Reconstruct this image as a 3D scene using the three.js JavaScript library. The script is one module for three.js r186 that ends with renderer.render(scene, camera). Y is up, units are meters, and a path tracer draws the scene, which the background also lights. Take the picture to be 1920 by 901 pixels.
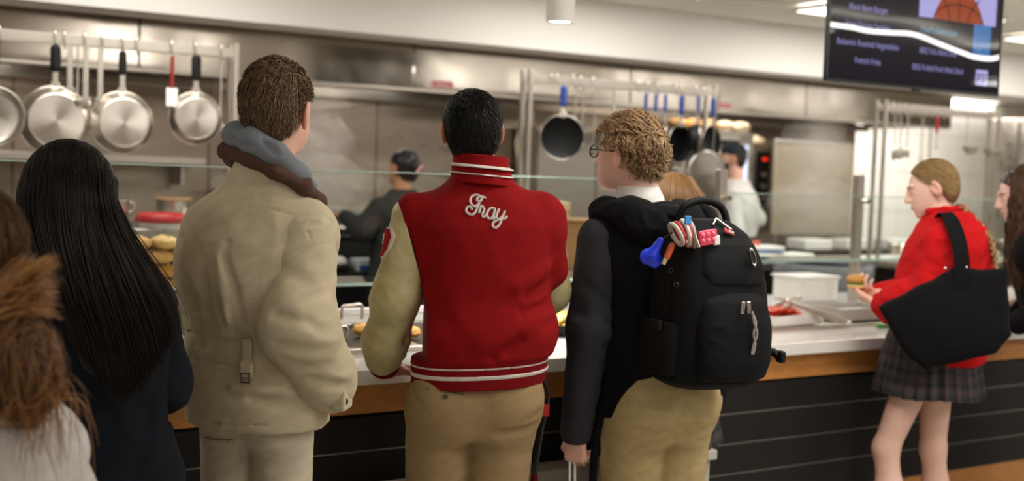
import * as THREE from 'three';
import { mergeGeometries } from 'three/addons/utils/BufferGeometryUtils.js';
import { RoundedBoxGeometry } from 'three/addons/geometries/RoundedBoxGeometry.js';
import { RectAreaLightUniformsLib } from 'three/addons/lights/RectAreaLightUniformsLib.js';
import { createNoise3D } from 'simplex-noise';

const R = Math.PI / 180;
const scene = new THREE.Scene();
scene.background = new THREE.Color(0x14120f);
const renderer = new THREE.WebGLRenderer({ antialias: true });
renderer.toneMapping = THREE.LinearToneMapping;
renderer.toneMappingExposure = 1.03;
renderer.shadowMap.enabled = true;
RectAreaLightUniformsLib.init();

// ---------- camera: held at chest-to-neck height, turned right along the counter, slightly tilted ----------
const camera = new THREE.PerspectiveCamera(2 * Math.atan(450.5 / 2200) / R, 1920 / 901, 0.1, 60);
camera.position.set(0, 1.5, 3.157);
camera.rotation.order = 'YXZ';
camera.rotation.set(-3.5 * R, -31 * R, 2 * R);
camera.focus = 2.9;
camera.userData.fStop = 2.0;

// ---------- lights: ceiling troffers of the dining side and of the kitchen ----------
const CEIL = 2.55, KCEIL = 2.4, WARM = new THREE.Color(1.0, 0.95, 0.89);
const LIGHT_SPOTS = [];            // [x, z, width, depth, ceiling height, strength]
for (const x of [-2.2, 2.65, 5.55, 8.15, 10.8]) for (const z of [1.0, 2.4, 3.8]) if (!((x === 5.55 && z === 1.0) || (x === 8.15 && z > 2))) LIGHT_SPOTS.push([x, z, 1.2, 0.6, CEIL, 10]);
for (const x of [1.3, 3.9, 5.9, 7.92]) LIGHT_SPOTS.push([x, -2.0, 1.2, 0.6, CEIL, 10]);
for (const [x, z] of [[0.6, -3.75], [3.2, -3.75]]) LIGHT_SPOTS.push([x, z, 0.9, 0.25, 2.13, 6.5]);      // inside the hood
LIGHT_SPOTS.push([6.0, -3.75, 0.9, 0.25, 2.13, 6.5]);
for (const [x, z] of [[10.45, -5.4], [12.2, -5.5], [9.2, -4.3]]) LIGHT_SPOTS.push([x, z, 1.2, 0.6, KCEIL, 15]);

// ---------- small helpers ----------
const used = {};
const numbered = (n) => { const k = used[n] = (used[n] ?? -1) + 1; return k ? n + '_' + String(k).padStart(3, '0') : n; };
function rng(seed) { let s = seed >>> 0; return () => { s = (s + 0x6d2b79f5) | 0; let t = Math.imul(s ^ (s >>> 15), 1 | s); t = (t + Math.imul(t ^ (t >>> 7), 61 | t)) ^ t; return ((t ^ (t >>> 14)) >>> 0) / 4294967296; }; }
const noise3 = createNoise3D(rng(7));
const V = (x, y, z) => new THREE.Vector3(x, y, z);
function tag(o, label, category, group, kind) { if (label) o.userData.label = label; if (category) o.userData.category = category; if (group) o.userData.group = group; if (kind) o.userData.kind = kind; return o; }
function thing(name, label, category, [x, y, z] = [0, 0, 0], turn = 0, group) {
  const o = new THREE.Group(); o.name = numbered(name); o.position.set(x, y, z); o.rotation.y = turn; scene.add(o);
  return tag(o, label, category, group);
}
function part(parent, name, g, m) { const o = new THREE.Mesh(g, m); o.name = name; o.castShadow = o.receiveShadow = true; parent.add(o); return o; }
function single(name, label, category, g, m, pos, group) { const o = part(scene, numbered(name), g, m); if (pos) o.position.set(...pos); return tag(o, label, category, group); }
function structure(name, g, m) { const o = part(scene, name, g, m); o.userData.kind = 'structure'; return o; }
function copyOf(o, label, pos, turn) { const c = o.clone(); c.name = numbered(o.name.replace(/_\d{3}$/, '')); c.userData = { ...o.userData }; if (label) c.userData.label = label; if (pos) c.position.set(...pos); if (turn !== undefined) c.rotation.y = turn; scene.add(c); return c; }

function metreUV(g0) {                       // box-projected texture coordinates in metres
  const g = g0.index ? g0.toNonIndexed() : g0, p = g.attributes.position, n = g.attributes.normal, uv = new Float32Array(p.count * 2);
  for (let i = 0; i < p.count; i += 3) {
    const a = Math.abs(n.getX(i) + n.getX(i + 1) + n.getX(i + 2)), b = Math.abs(n.getY(i) + n.getY(i + 1) + n.getY(i + 2)), c = Math.abs(n.getZ(i) + n.getZ(i + 1) + n.getZ(i + 2));
    for (let k = i; k < i + 3; k++) {
      if (a >= b && a >= c) { uv[k * 2] = p.getZ(k); uv[k * 2 + 1] = p.getY(k); }
      else if (b >= c) { uv[k * 2] = p.getX(k); uv[k * 2 + 1] = p.getZ(k); }
      else { uv[k * 2] = p.getX(k); uv[k * 2 + 1] = p.getY(k); }
    }
  }
  g.setAttribute('uv', new THREE.BufferAttribute(uv, 2));
  return g;
}
function box(x0, x1, y0, y1, z0, z1, bevel = 0.003) {
  const w = x1 - x0, h = y1 - y0, d = z1 - z0, b = Math.min(bevel, w / 2.1, h / 2.1, d / 2.1);
  const g = b > 0 ? new RoundedBoxGeometry(w, h, d, 1, b) : new THREE.BoxGeometry(w, h, d);
  g.translate((x0 + x1) / 2, (y0 + y1) / 2, (z0 + z1) / 2);
  return metreUV(g);
}
const boxAt = (w, h, d, x, y, z, b) => box(x - w / 2, x + w / 2, y - h / 2, y + h / 2, z - d / 2, z + d / 2, b);
const flat = (g) => { const n = g.index ? g.toNonIndexed() : g; for (const k of Object.keys(n.attributes)) if (!['position', 'normal', 'uv'].includes(k)) n.deleteAttribute(k); return n; };
const join = (...gs) => mergeGeometries(gs.flat().map(flat));
function tube(pts, r, sides = 8, segs = 0, closed = false) {
  const c = new THREE.CatmullRomCurve3(pts.map((p) => V(...p)), closed, 'centripetal');
  return new THREE.TubeGeometry(c, segs || Math.max(4, pts.length * 5), r, sides, closed);
}
function rod(a, b, r0, r1 = r0, sides = 12) {
  const A = V(...a), B = V(...b), L = A.distanceTo(B), g = new THREE.CylinderGeometry(r1, r0, L, sides, 1);
  g.translate(0, L / 2, 0); g.applyQuaternion(new THREE.Quaternion().setFromUnitVectors(V(0, 1, 0), B.clone().sub(A).normalize())); g.translate(A.x, A.y, A.z);
  return g;
}
const lathe = (pts, n = 32) => new THREE.LatheGeometry(pts.map(([r, y]) => new THREE.Vector2(r, y)), n);
function moved(g, x, y, z, rx = 0, ry = 0, rz = 0, s = 1) { const m = new THREE.Matrix4().compose(V(x, y, z), new THREE.Quaternion().setFromEuler(new THREE.Euler(rx, ry, rz)), V(s, s, s)); return g.clone().applyMatrix4(m); }

// ---------- textures ----------
function tex(w, h, fn, srgb) {
  const d = new Uint8Array(w * h * 4);
  for (let y = 0; y < h; y++) for (let x = 0; x < w; x++) { const c = fn(x / w, y / h), i = (y * w + x) * 4; d[i] = c[0]; d[i + 1] = c[1] ?? c[0]; d[i + 2] = c[2] ?? c[0]; d[i + 3] = 255; }
  const t = new THREE.DataTexture(d, w, h); t.magFilter = THREE.LinearFilter; t.minFilter = THREE.LinearFilter; t.wrapS = t.wrapT = THREE.RepeatWrapping;
  if (srgb) t.colorSpace = THREE.SRGBColorSpace; t.needsUpdate = true; return t;
}
const rep = (t, x, y = x) => { const c = t.clone(); c.repeat.set(x, y); c.needsUpdate = true; return c; };
const wrapN = (u, v, f, s) => { const a = u * 2 * Math.PI, b = v * 2 * Math.PI; return noise3(Math.cos(a) * f + s, Math.sin(a) * f + Math.cos(b) * f * 1.3, Math.sin(b) * f * 1.3 - s); };  // tiles in u and v
const r0 = rng(11);
const GRAIN = tex(256, 256, () => { const v = 90 + r0() * 140; return [v]; });
const WEAVE = tex(256, 256, (u, v) => { const a = Math.sin(u * 2 * Math.PI * 64), b = Math.sin(v * 2 * Math.PI * 64); return [128 + 60 * (a * b > 0 ? a : b) + 50 * (r0() - 0.5)]; });
const MOTTLE = tex(256, 256, (u, v) => { const n = wrapN(u, v, 1.2, 3) * 0.5 + wrapN(u, v, 3, 9) * 0.3 + (r0() - 0.5) * 0.5; const k = 238 + n * 16; return [Math.min(255, k), Math.min(255, k), Math.min(255, k)]; }, true);
const BRUSHED = (() => { const rows = Array.from({ length: 256 }, () => r0()); return tex(256, 256, (u, v) => { const k = rows[Math.floor(v * 256)]; return [120 + 70 * k + 20 * (r0() - 0.5) + 22 * wrapN(u, v, 0.8, 2)]; }); })();
const SMUDGE = tex(256, 256, (u, v) => { const n = wrapN(u, v, 0.7, 5) * 0.6 + wrapN(u, v, 2, 1) * 0.4; const k = 150 + 70 * n; return [k]; });
const WOOD = tex(512, 256, (u, v) => { const g = wrapN(u * 1, v * 1, 2.2, 4), f = Math.sin((v * 18 + g * 1.4) * 2 * Math.PI) * 0.5 + (r0() - 0.5) * 0.5; return [190 + 10 * f + 8 * g, 128 + 9 * f + 7 * g, 66 + 7 * f + 5 * g]; }, true);

// ---------- materials ----------
const mat = (color, o = {}) => new THREE.MeshPhysicalMaterial({ color, roughness: 0.6, ...o });
const steelMat = (color, rough, o = {}) => mat(color, { metalness: 1, roughness: rough, ...o });
const M = {
  wall: mat('#ebe7e1', { roughness: 0.85, bumpMap: rep(GRAIN, 3), bumpScale: 0.0004 }),
  ceilTile: mat('#e9e4da', { roughness: 0.95, bumpMap: rep(GRAIN, 2.5), bumpScale: 0.0015 }),
  grid: mat('#e3ded4', { roughness: 0.6 }),
  floor: mat('#b3aca1', { roughness: 0.5, map: rep(MOTTLE, 1) }),
  hood: steelMat('#b9b0a4', 1, { roughnessMap: rep(SMUDGE, 0.5, 0.2), roughness: 0.27, anisotropy: 0.4, anisotropyRotation: Math.PI / 2 }),
  steel: steelMat('#b5aca0', 1, { roughnessMap: rep(SMUDGE, 0.6), roughness: 0.55 }),
  backSteel: steelMat('#a89a8b', 1, { roughnessMap: rep(SMUDGE, 0.3, 1.2), roughness: 0.62, bumpMap: rep(SMUDGE, 0.25, 1.1), bumpScale: 0.0006 }),
  bright: steelMat('#d8d2c8', 0.22),
  satin: steelMat('#c4bdb2', 0.38),
  darkSteel: steelMat('#4a4540', 0.45),
  black: mat('#141312', { roughness: 0.55 }),
  blackGloss: mat('#0b0b0c', { roughness: 0.25 }),
  rubber: mat('#0b0b0b', { roughness: 0.65, specularIntensity: 0.5 }),
  slat: mat('#171514', { roughness: 0.6, specularIntensity: 0.6, bumpMap: rep(WEAVE, 2, 8), bumpScale: 0.0003 }),
  reveal: mat('#a7a29a', { roughness: 0.4, metalness: 0.6 }),
  wood: mat('#ffffff', { roughness: 0.5, map: rep(WOOD, 1.1, 2.5) }),
  quartz: mat('#e6e2dc', { roughness: 0.12, clearcoat: 0.3, clearcoatRoughness: 0.08 }),
  whitePlastic: mat('#e9e6e0', { roughness: 0.45 }),
  greyBox: mat('#b7b2aa', { roughness: 0.5 }),
  red: mat('#a3141a', { roughness: 0.45 }),
  blueHandle: mat('#14357f', { roughness: 0.45 }),
  nonstick: mat('#0a0a0b', { roughness: 0.55, specularIntensity: 0.5 }),
  glass: mat('#f4faf7', { roughness: 0.02, transmission: 1, thickness: 0, ior: 1.45 }),
  glassEdge: mat('#c4ded4', { roughness: 0.1, transmission: 0.35, thickness: 0 }),
  card: mat('#b08a5c', { roughness: 0.9, map: rep(MOTTLE, 2) }),
  glow: new THREE.MeshStandardMaterial({ color: '#ffffff', emissive: new THREE.Color(1.0, 0.97, 0.92), emissiveIntensity: 3.2, roughness: 0.6 }),
};
const cloth = (color, o = {}) => mat(color, { roughness: 0.95, specularIntensity: 0.35, bumpMap: rep(WEAVE, 9), bumpScale: 0.0006, map: rep(MOTTLE, 3), sheen: 0.12, sheenColor: new THREE.Color(color), sheenRoughness: 0.6, ...o });
// ================= the setting =================
structure('floor', box(-6, 17, -0.1, 0, -9, 9, 0), M.floor);
{
  const c = structure('ceiling', box(-6, 17, CEIL + 0.03, CEIL + 0.15, -2.9, 9, 0), M.grid);
  const tile = box(-0.293, 0.293, -0.012, 0.012, -0.293, 0.293, 0.004);
  for (let i = 0; i < 22; i++) for (let k = 0; k < 9; k++) {
    const x = 0.3 + i * 0.6, z = -2.6 + k * 0.6;
    if (LIGHT_SPOTS.some(([lx, lz, w, d, h]) => h === CEIL && Math.abs(lx - x) < w / 2 + 0.29 && Math.abs(lz - z) < d / 2 + 0.29)) continue;
    const t = part(c, 'ceiling_tile', tile, M.ceilTile); t.position.set(x, CEIL + 0.017, z);
  }
}
structure('wall_soffit', box(-6, 17, 2.22, CEIL + 0.15, -3.2, -2.9, 0.002), M.wall);
structure('ceiling_kitchen', box(-6, 17, KCEIL, KCEIL + 0.1, -9, -3.2, 0), M.grid);
structure('wall_left', box(-6.2, -6, 0, 2.8, -9, 9, 0), M.wall);
structure('wall_right', box(17, 17.2, 0, 2.8, -9, 9, 0), M.wall);
structure('wall_front', box(-6, 17, 0, 2.8, 9, 9.2, 0), M.wall);
structure('wall_kitchen_end', box(8.1, 17, 0, KCEIL, -6.6, -6.4, 0), M.wall);
{ // brushed steel cladding of the cook line, panel by panel
  const w = structure('wall_back', box(-6, 7.95, 0, KCEIL, -4.4, -4.24, 0), M.darkSteel);
  for (let i = 0; i < 12; i++) { const x = -5.9 + i * 1.154; part(w, 'wall_panel', box(x, x + 1.148, 0.1, 2.36, -4.24, -4.225, 0.003), M.backSteel); }
}
{ // white tiled wall of the wash-up room past the end of the cook line
  const w = structure('wall_tiled', box(8.05, 13.4, 0, KCEIL, -5.32, -5.2, 0), mat('#cfc9be', { roughness: 0.8 }));
  const tile = box(-0.197, 0.197, -0.197, 0.197, -0.006, 0.006, 0.003), tm = mat('#efebe3', { roughness: 0.25 });
  for (let i = 0; i < 13; i++) for (let k = 0; k < 6; k++) { const t = part(w, 'wall_tile', tile, tm); t.position.set(8.25 + i * 0.4, 0.2 + k * 0.4, -5.195); }
}
// ---------- ceiling lights ----------
for (const [i, [x, z, w, d, h, s]] of LIGHT_SPOTS.entries()) {
  const inHood = h < 2.3, y = inHood ? h : h - 0.002;
  const l = thing(inHood ? 'hood_light' : 'ceiling_light', null, inHood ? 'hood lamp' : 'ceiling light', [x, y, z]);
  part(l, 'frame', join(box(-w / 2 - 0.02, w / 2 + 0.02, -0.005, 0.02, -d / 2 - 0.02, -d / 2, 0.002), box(-w / 2 - 0.02, w / 2 + 0.02, -0.005, 0.02, d / 2, d / 2 + 0.02, 0.002), box(-w / 2 - 0.02, -w / 2, -0.005, 0.02, -d / 2, d / 2, 0.002), box(w / 2, w / 2 + 0.02, -0.005, 0.02, -d / 2, d / 2, 0.002)), M.grid);
  part(l, 'diffuser', box(-w / 2, w / 2, -0.01, 0.012, -d / 2, d / 2, 0), M.glow);
  const a = new THREE.RectAreaLight(WARM, s, w, d); a.position.set(x, y - 0.013, z); a.rotation.x = -Math.PI / 2; scene.add(a);
  l.userData.group = inHood ? 'lamps under the cooking hood' : h === KCEIL ? 'kitchen ceiling lights' : 'ceiling lights above the guests';
  l.userData.label = inHood ? 'narrow lamp set inside the steel cooking hood' : h === KCEIL ? 'white ceiling light panel over the back kitchen beyond the hood' : 'white rectangular light panel set in the tiled ceiling';
  if (h === CEIL && x === 5.9) l.userData.label = 'white ceiling light panel showing just left of the menu screen';
  if (h === CEIL && x === 7.92) l.userData.label = 'white ceiling light panel showing just right of the menu screen';
}
// ---------- cooking hood ----------
{
  const h = thing('cooking_hood', 'long brushed steel cooking hood running along the back kitchen wall', 'hood', [0, 0, 0]);
  for (let i = 0; i < 8; i++) { const x = -5.0 + i * 1.63; part(h, 'front_panel', box(x, x + 1.622, 1.96, 2.39, -3.32, -3.3, 0.003), M.hood); }
  part(h, 'lower_lip', box(-5, 8.03, 1.945, 1.965, -3.36, -3.292, 0.006), M.satin);
  part(h, 'end_panel', box(8.02, 8.04, 1.96, 2.39, -4.22, -3.3, 0.003), M.hood);
  part(h, 'top_plate', box(-5, 8.03, 2.37, 2.39, -4.22, -3.32, 0), M.darkSteel);
  part(h, 'filter_bank', box(-5, 8.0, 2.14, 2.17, -4.2, -3.36, 0.002), M.darkSteel);
  for (let i = 0; i < 20; i++) { const x = -4.8 + i * 0.64; part(h, 'filter', join(Array.from({ length: 6 }, (_, k) => box(x, x + 0.6, 2.08, 2.14, -4.18 + k * 0.05, -4.16 + k * 0.05, 0.002))), M.steel); }
  part(h, 'rear_lip', box(-5, 8.03, 1.93, 1.985, -4.22, -4.16, 0.004), M.bright);
  const sign = tex(128, 40, (u, v) => { const e = u < 0.05 || u > 0.95 || v < 0.12 || v > 0.88; const t = v > 0.36 && v < 0.64 && u > 0.15 && u < 0.85 && Math.sin(u * 95) > -0.35; return e || t ? [226, 206, 200] : [168, 44, 44]; }, true);
  for (const x of [3.34, 5.6]) { const g = new THREE.BoxGeometry(0.15, 0.045, 0.004); const o = part(h, 'warning_label', g, mat('#ffffff', { map: sign, roughness: 0.5 })); o.position.set(x, 2.0, -3.296); }
}
// ---------- serving counter ----------
{
  const c = thing('serving_counter', 'long serving counter front with black boards under an oak band', 'counter', [0, 0, 0]);
  part(c, 'body', box(-3, 9.5, 0.02, 0.845, -1.35, -0.075, 0), M.black);
  part(c, 'wood_band', box(-3, 9.5, 0.752, 0.846, -0.075, -0.045, 0.002), M.wood);
  for (let k = 0; k < 4; k++) {
    const y = 0.742 - k * 0.112;
    part(c, 'reveal_strip', box(-3, 9.5, y - 0.113, y - 0.1, -0.075, -0.06, 0), M.reveal);
    part(c, 'board', box(-3, 9.5, y - 0.104, y, -0.075, -0.05, 0.003), M.slat);
  }
  part(c, 'reveal_strip', box(-3, 9.5, 0.742, 0.752, -0.075, -0.058, 0), M.slat);
  part(c, 'base_panel', box(-3, 9.5, 0.08, 0.296, -0.075, -0.05, 0.002), M.wood);
  part(c, 'toe_kick', box(-3, 9.5, 0, 0.08, -0.12, -0.075, 0), M.black);
  single('countertop', 'white polished stone countertop running along the whole serving counter', 'countertop', box(-3.02, 9.52, 0.846, 0.892, -1.36, 0, 0.004), M.quartz);
  const l = thing('step_ledge', 'low pale grey box ledge against the counter front behind the legs', 'ledge', [0, 0, 0]);
  part(l, 'top_slab', box(-1.0, 2.74, 0.505, 0.54, -0.048, 0.05, 0.004), M.greyBox);
  part(l, 'front_panel', box(-0.98, 2.72, 0, 0.505, -0.048, 0.035, 0.003), M.greyBox);
}
// ---------- glass guard over the counter ----------
function guard(label, x0, x1, top, shelfY, posts, z = -0.85) {
  const g = thing('sneeze_guard', label, 'glass guard', [0, 0, 0]);
  const pane = new THREE.BoxGeometry(x1 - x0, top - 0.98, 0.001); pane.translate((x0 + x1) / 2, (top + 0.98) / 2, z);
  part(g, 'front_pane', new THREE.PlaneGeometry(x1 - x0, top - shelfY).translate((x0 + x1) / 2, (top + shelfY) / 2, z), M.glass);
  part(g, 'pane_edge', box(x0, x1, top, top + 0.004, z - 0.005, z + 0.005, 0.001), M.glassEdge);
  part(g, 'shelf_pane', new THREE.PlaneGeometry(x1 - x0, 0.3).rotateX(-Math.PI / 2).translate((x0 + x1) / 2, shelfY, z - 0.15), M.glass);
  part(g, 'shelf_edge', box(x0, x1, shelfY - 0.005, shelfY + 0.005, z - 0.002, z + 0.006, 0.001), M.glassEdge);
  for (const x of posts) {
    const p = part(g, 'post', box(x - 0.02, x + 0.02, 0.892, 1.53, z - 0.075, z - 0.035, 0.003), M.satin);
    part(p, 'foot_plate', box(x - 0.045, x + 0.045, 0.892, 0.9, z - 0.1, z - 0.01, 0.002), M.satin);
    part(p, 'clamp_bolt', rod([x, top - 0.02, z - 0.04], [x, top - 0.02, z + 0.012], 0.012), M.bright);
  }
}
guard('clear glass guard with teal edges in front of the steaming griddle', 0.3, 3.28, 1.468, 1.052, [0.45, 3.28]);
guard('clear glass guard section in front of the white-coated cook', 3.53, 9.2, 1.423, 1.116, [3.53, 4.41, 6.6]);
// ================= hanging racks with their pans and tools =================
function rack(label, x0, x1, base, hookXs, z = -2.6) {
  const g = thing('pan_rack', label, 'pan rack', [0, 0, 0]);
  for (const [px, on] of [[x0, x0 > 0.5], [x1, true]]) if (on) for (const dz of [-0.06, 0.02]) part(g, 'post', box(px - 0.013, px + 0.013, base, 2.07, z + dz - 0.012, z + dz + 0.012, 0.003), M.satin);
  for (const dz of [-0.06, 0.02]) part(g, 'rail', box(x0 - 0.012, x1 + 0.012, 2.0, 2.045, z + dz - 0.004, z + dz + 0.004, 0.001), M.satin);
  for (const x of hookXs) part(g, 'hook', tube([[x, 2.03, z + 0.0], [x, 2.058, z + 0.014], [x, 2.055, z + 0.036], [x, 2.01, z + 0.04], [x, 1.985, z + 0.034], [x, 1.975, z + 0.046], [x, 1.985, z + 0.06]], 0.0035, 6, 14), M.bright);
  return g;
}
rack('left steel rack carrying the plain silver pans with black grips', -1.2, 1.815, 1.18, [0.732, 0.967, 1.007, 1.096, 1.175, 1.267, 1.33, 1.495, 1.609, 1.736]);
rack('middle steel rack carrying the blue-handled black pans', 3.534, 4.901, 1.0, [3.664, 3.7, 3.813, 3.867, 3.953, 4.28, 4.357, 4.43, 4.572, 4.618, 4.732, 4.795]);
rack('right steel rack carrying ladles and spoons before the tiled wall', 6.453, 7.687, 0.95, Array.from({ length: 17 }, (_, i) => 6.51 + i * 0.066));

function pan(name, label, R_, x, y, top, o) {
  const f = o.inside ? -1 : 1, g = thing(name, label, 'pan', [x, y, o.z || -2.525], o.turn || 0, o.group);
  const dish = lathe([[0.0005, 0.022], [R_ * 0.76, 0.022], [R_ * 0.82, 0.018], [R_, -0.026], [R_ * 1.03, -0.029], [R_ * 1.03, -0.032], [R_ * 0.985, -0.03], [R_ * 0.8, 0.014], [0.0005, 0.017]], 48).rotateX(Math.PI / 2);
  if (f < 0) dish.rotateY(Math.PI);
  part(g, 'dish', dish, o.dishMat);
  const rim = new THREE.TorusGeometry(R_ * 1.02, 0.003, 6, 48); rim.translate(0, 0, -0.03 * f); part(g, 'rim', rim, M.bright);
  if (!o.inside) part(g, 'base_ring', new THREE.TorusGeometry(R_ * 0.77, 0.0015, 5, 48).translate(0, 0, 0.022), M.satin);
  const t = top - y, s = o.sleeve;
  const neck = t - s;
  part(g, 'handle', join(box(-0.013, 0.013, R_ * 0.93, neck + 0.02, -0.03 * f - 0.004, -0.03 * f + 0.004, 0.003), box(-0.02, 0.02, R_ * 0.9, R_ * 0.9 + 0.035, -0.034 * f - 0.004, -0.034 * f + 0.006, 0.003)), M.satin);
  part(g, 'grip', new THREE.CapsuleGeometry(o.gripR || 0.017, s - 0.034, 6, 14).scale(1, 1, 0.7).translate(0, t - s / 2, -0.03 * f), o.gripMat);
  for (const dx of [-0.012, 0.012]) part(g, 'rivet', new THREE.SphereGeometry(0.005, 8, 6).translate(dx, R_ * 0.9 + 0.012, -0.03 * f + 0.006), M.bright);
  return g;
}
const panSteel = steelMat('#cfc8be', 0.3, { anisotropy: 0.75, anisotropyRotation: 0, roughness: 0.34 });
const silver = { dishMat: panSteel, gripMat: M.rubber, sleeve: 0.113, gripR: 0.024, group: 'silver pans on the left rack' };
pan('frying_pan', 'silver frying pan cut by the left edge of the picture', 0.128, 0.70, 1.652, 1.985, { ...silver, inside: true });
pan('frying_pan', 'largest silver frying pan, hanging above the long black hair', 0.155, 0.968, 1.645, 1.987, { ...silver });
pan('frying_pan', 'silver frying pan beside the flat steel turners, second of three in full view', 0.143, 1.266, 1.651, 1.988, { ...silver, gripR: 0.019 });
pan('frying_pan', 'smallest silver frying pan, beside the red-handled scraper', 0.124, 1.61, 1.689, 1.990, { ...silver, turn: -0.1 });
const black = { dishMat: M.nonstick, gripMat: M.blueHandle, sleeve: 0.12, gripR: 0.02, inside: true, group: 'black pans on the middle rack' };
pan('frying_pan', 'black nonstick pan with blue handle near the left post of its rack', 0.125, 3.722, 1.69, 1.983, { ...black, turn: -0.45 });
pan('frying_pan', 'black nonstick pan half hidden behind the curly blond head', 0.115, 4.565, 1.685, 1.981, { ...black, turn: 0.2 });
pan('frying_pan', 'black nonstick pan hanging edge-on beside the white-coated cook', 0.118, 4.81, 1.695, 1.979, { ...black, turn: 0.35 });
for (const [x, n] of [[4.28, 'leftmost'], [4.357, 'second'], [4.43, 'third']]) pan('frying_pan', `small blue-handled pan behind the blond hair, ${n} of the three close handles`, 0.09, x, 1.72, 1.985, { ...black, gripR: 0.015, turn: 1.0 });
pan('frying_pan', 'small blue-handled pan, thinner handle beside the half-hidden pan', 0.09, 4.62, 1.72, 1.983, { ...black, z: -2.44, gripR: 0.013, turn: 1.05 });
{ // fine mesh strainer dome below the edge-on pan
  const g = thing('mesh_strainer', 'round steel mesh strainer hanging below the black pans', 'strainer', [4.69, 1.50, -2.38]);
  part(g, 'bowl', new THREE.SphereGeometry(0.145, 28, 12, 0, Math.PI * 2, 0, Math.PI / 2).scale(1, 0.55, 1).rotateX(Math.PI / 2), steelMat('#7f7970', 0.5, { bumpMap: rep(WEAVE, 4), bumpScale: 0.002, roughness: 0.5 }));
  part(g, 'rim', new THREE.TorusGeometry(0.146, 0.005, 8, 40), M.bright);
  part(g, 'handle', rod([0.04, 0.14, 0], [0.045, 0.5, 0.03], 0.006), M.bright);
}
const tools = 'steel tools on the left rack';
function turner(x, bottom, w, label, r) {
  const g = thing('turner', label, 'turner', [x, 0, -2.55], 0, tools);
  part(g, 'handle', box(-0.012, 0.012, bottom + 0.09, 1.99, -0.003, 0.003, 0.001), M.satin);
  part(g, 'blade', join(box(-w / 2, w / 2, bottom, bottom + 0.012, -0.002, 0.002, 0.001), box(-w / 2, w / 2, bottom + 0.085, bottom + 0.1, -0.002, 0.002, 0.001), ...[-1, -0.33, 0.33, 1].map((k) => boxAt(0.007, 0.09, 0.004, k * (w / 2 - 0.004), bottom + 0.05, 0, 0.001))), M.satin);
  g.rotation.z = r || 0; return g;
}
turner(1.03, 1.70, 0.05, 'flat steel turner right beside the largest silver pan');
turner(1.10, 1.66, 0.055, 'middle flat steel turner between two silver pans');
turner(1.165, 1.66, 0.05, 'flat steel turner next to the second silver pan');
function ladle(name, label, x, top, bottom, br, o = {}) {
  const g = thing(name, label, o.cat || 'ladle', [x, 0, -2.555], o.turn || 0, o.group || 'ladles and spoons on the right rack');
  part(g, 'handle', rod([0, bottom + br * 0.8, 0], [0, top, 0], 0.006, 0.004), o.mat || M.satin);
  part(g, 'bowl', (o.disc ? new THREE.SphereGeometry(br, 20, 10).scale(1, 1.1, 0.3) : new THREE.SphereGeometry(br, 20, 8, 0, Math.PI * 2, Math.PI / 2, Math.PI / 2).translate(0, br * 0.5, br * 0.6)).translate(0, bottom, 0), o.mat || M.satin);
  if (o.grip) part(g, 'grip', new THREE.CapsuleGeometry(0.012, 0.1, 5, 10).translate(0, top - 0.06, 0), o.grip);
  return g;
}
ladle('ladle', 'small steel ladle hanging among the turners', 1.065, 1.99, 1.72, 0.045, { group: tools, turn: 0.4 });
ladle('serving_spoon', 'thin steel spoon at the end of the left rack', 1.736, 1.99, 1.655, 0.02, { disc: true, cat: 'spoon', group: tools, mat: M.bright });
{
  const g = thing('bowl_scraper', 'white scraper with a thin red handle between two silver pans', 'scraper', [1.496, 0, -2.55]);
  part(g, 'handle', new THREE.CapsuleGeometry(0.0095, 0.14, 5, 10).translate(0, 1.905, 0), mat('#7e1712', { roughness: 0.5 }));
  part(g, 'blade', box(-0.027, 0.027, 1.74, 1.828, -0.006, 0.006, 0.004), M.whitePlastic);
}
const mid = 'steel tools on the middle rack';
ladle('ladle', 'steel ladle with tall handle hanging beside the big black pan', 3.83, 1.99, 1.77, 0.04, { group: mid });
ladle('ladle', 'steel ladle, second one right of the big black pan', 3.885, 1.99, 1.74, 0.035, { group: mid, turn: 0.5 });
ladle('ladle', 'thin dark steel ladle just left of the curly blond head', 3.97, 1.99, 1.6, 0.03, { group: mid });
ladle('ladle', 'steel ladle hanging between the blue-handled pans', 4.735, 1.99, 1.74, 0.03, { group: mid });
turner(4.098, 1.62, 0.07, 'wide steel turner hanging above the curly blond head').userData.group = mid;
ladle('serving_spoon', 'round steel skimmer overlapping the post of the right rack', 6.53, 1.99, 1.70, 0.05, { disc: true, cat: 'spoon', turn: 0.5 });
ladle('serving_spoon', 'round steel skimmer, second from the post of the right rack', 6.585, 1.99, 1.71, 0.045, { disc: true, cat: 'spoon', turn: -0.4 });
ladle('serving_spoon', 'small round steel spoon, third from the post of the right rack', 6.66, 1.99, 1.71, 0.033, { disc: true, cat: 'spoon' });
ladle('serving_spoon', 'slim steel spoon hanging left of the red-handled knife', 6.81, 1.97, 1.67, 0.02, { disc: true, cat: 'spoon' });
ladle('serving_spoon', 'long steel spoon hanging directly above the braided blond hair', 6.9, 1.97, 1.6, 0.02, { disc: true, cat: 'spoon', mat: M.darkSteel });
ladle('spreading_knife', 'steel spreader with a red handle on the right rack', 6.965, 1.98, 1.76, 0.014, { disc: true, cat: 'spreader', grip: M.red });
ladle('ladle', 'steel ladle of a pair hanging right of the red handle', 7.29, 1.99, 1.75, 0.055, { turn: 0.3 });
ladle('ladle', 'larger steel ladle nearest the free end of the right rack', 7.55, 1.99, 1.74, 0.065, { turn: -0.2 });

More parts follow.
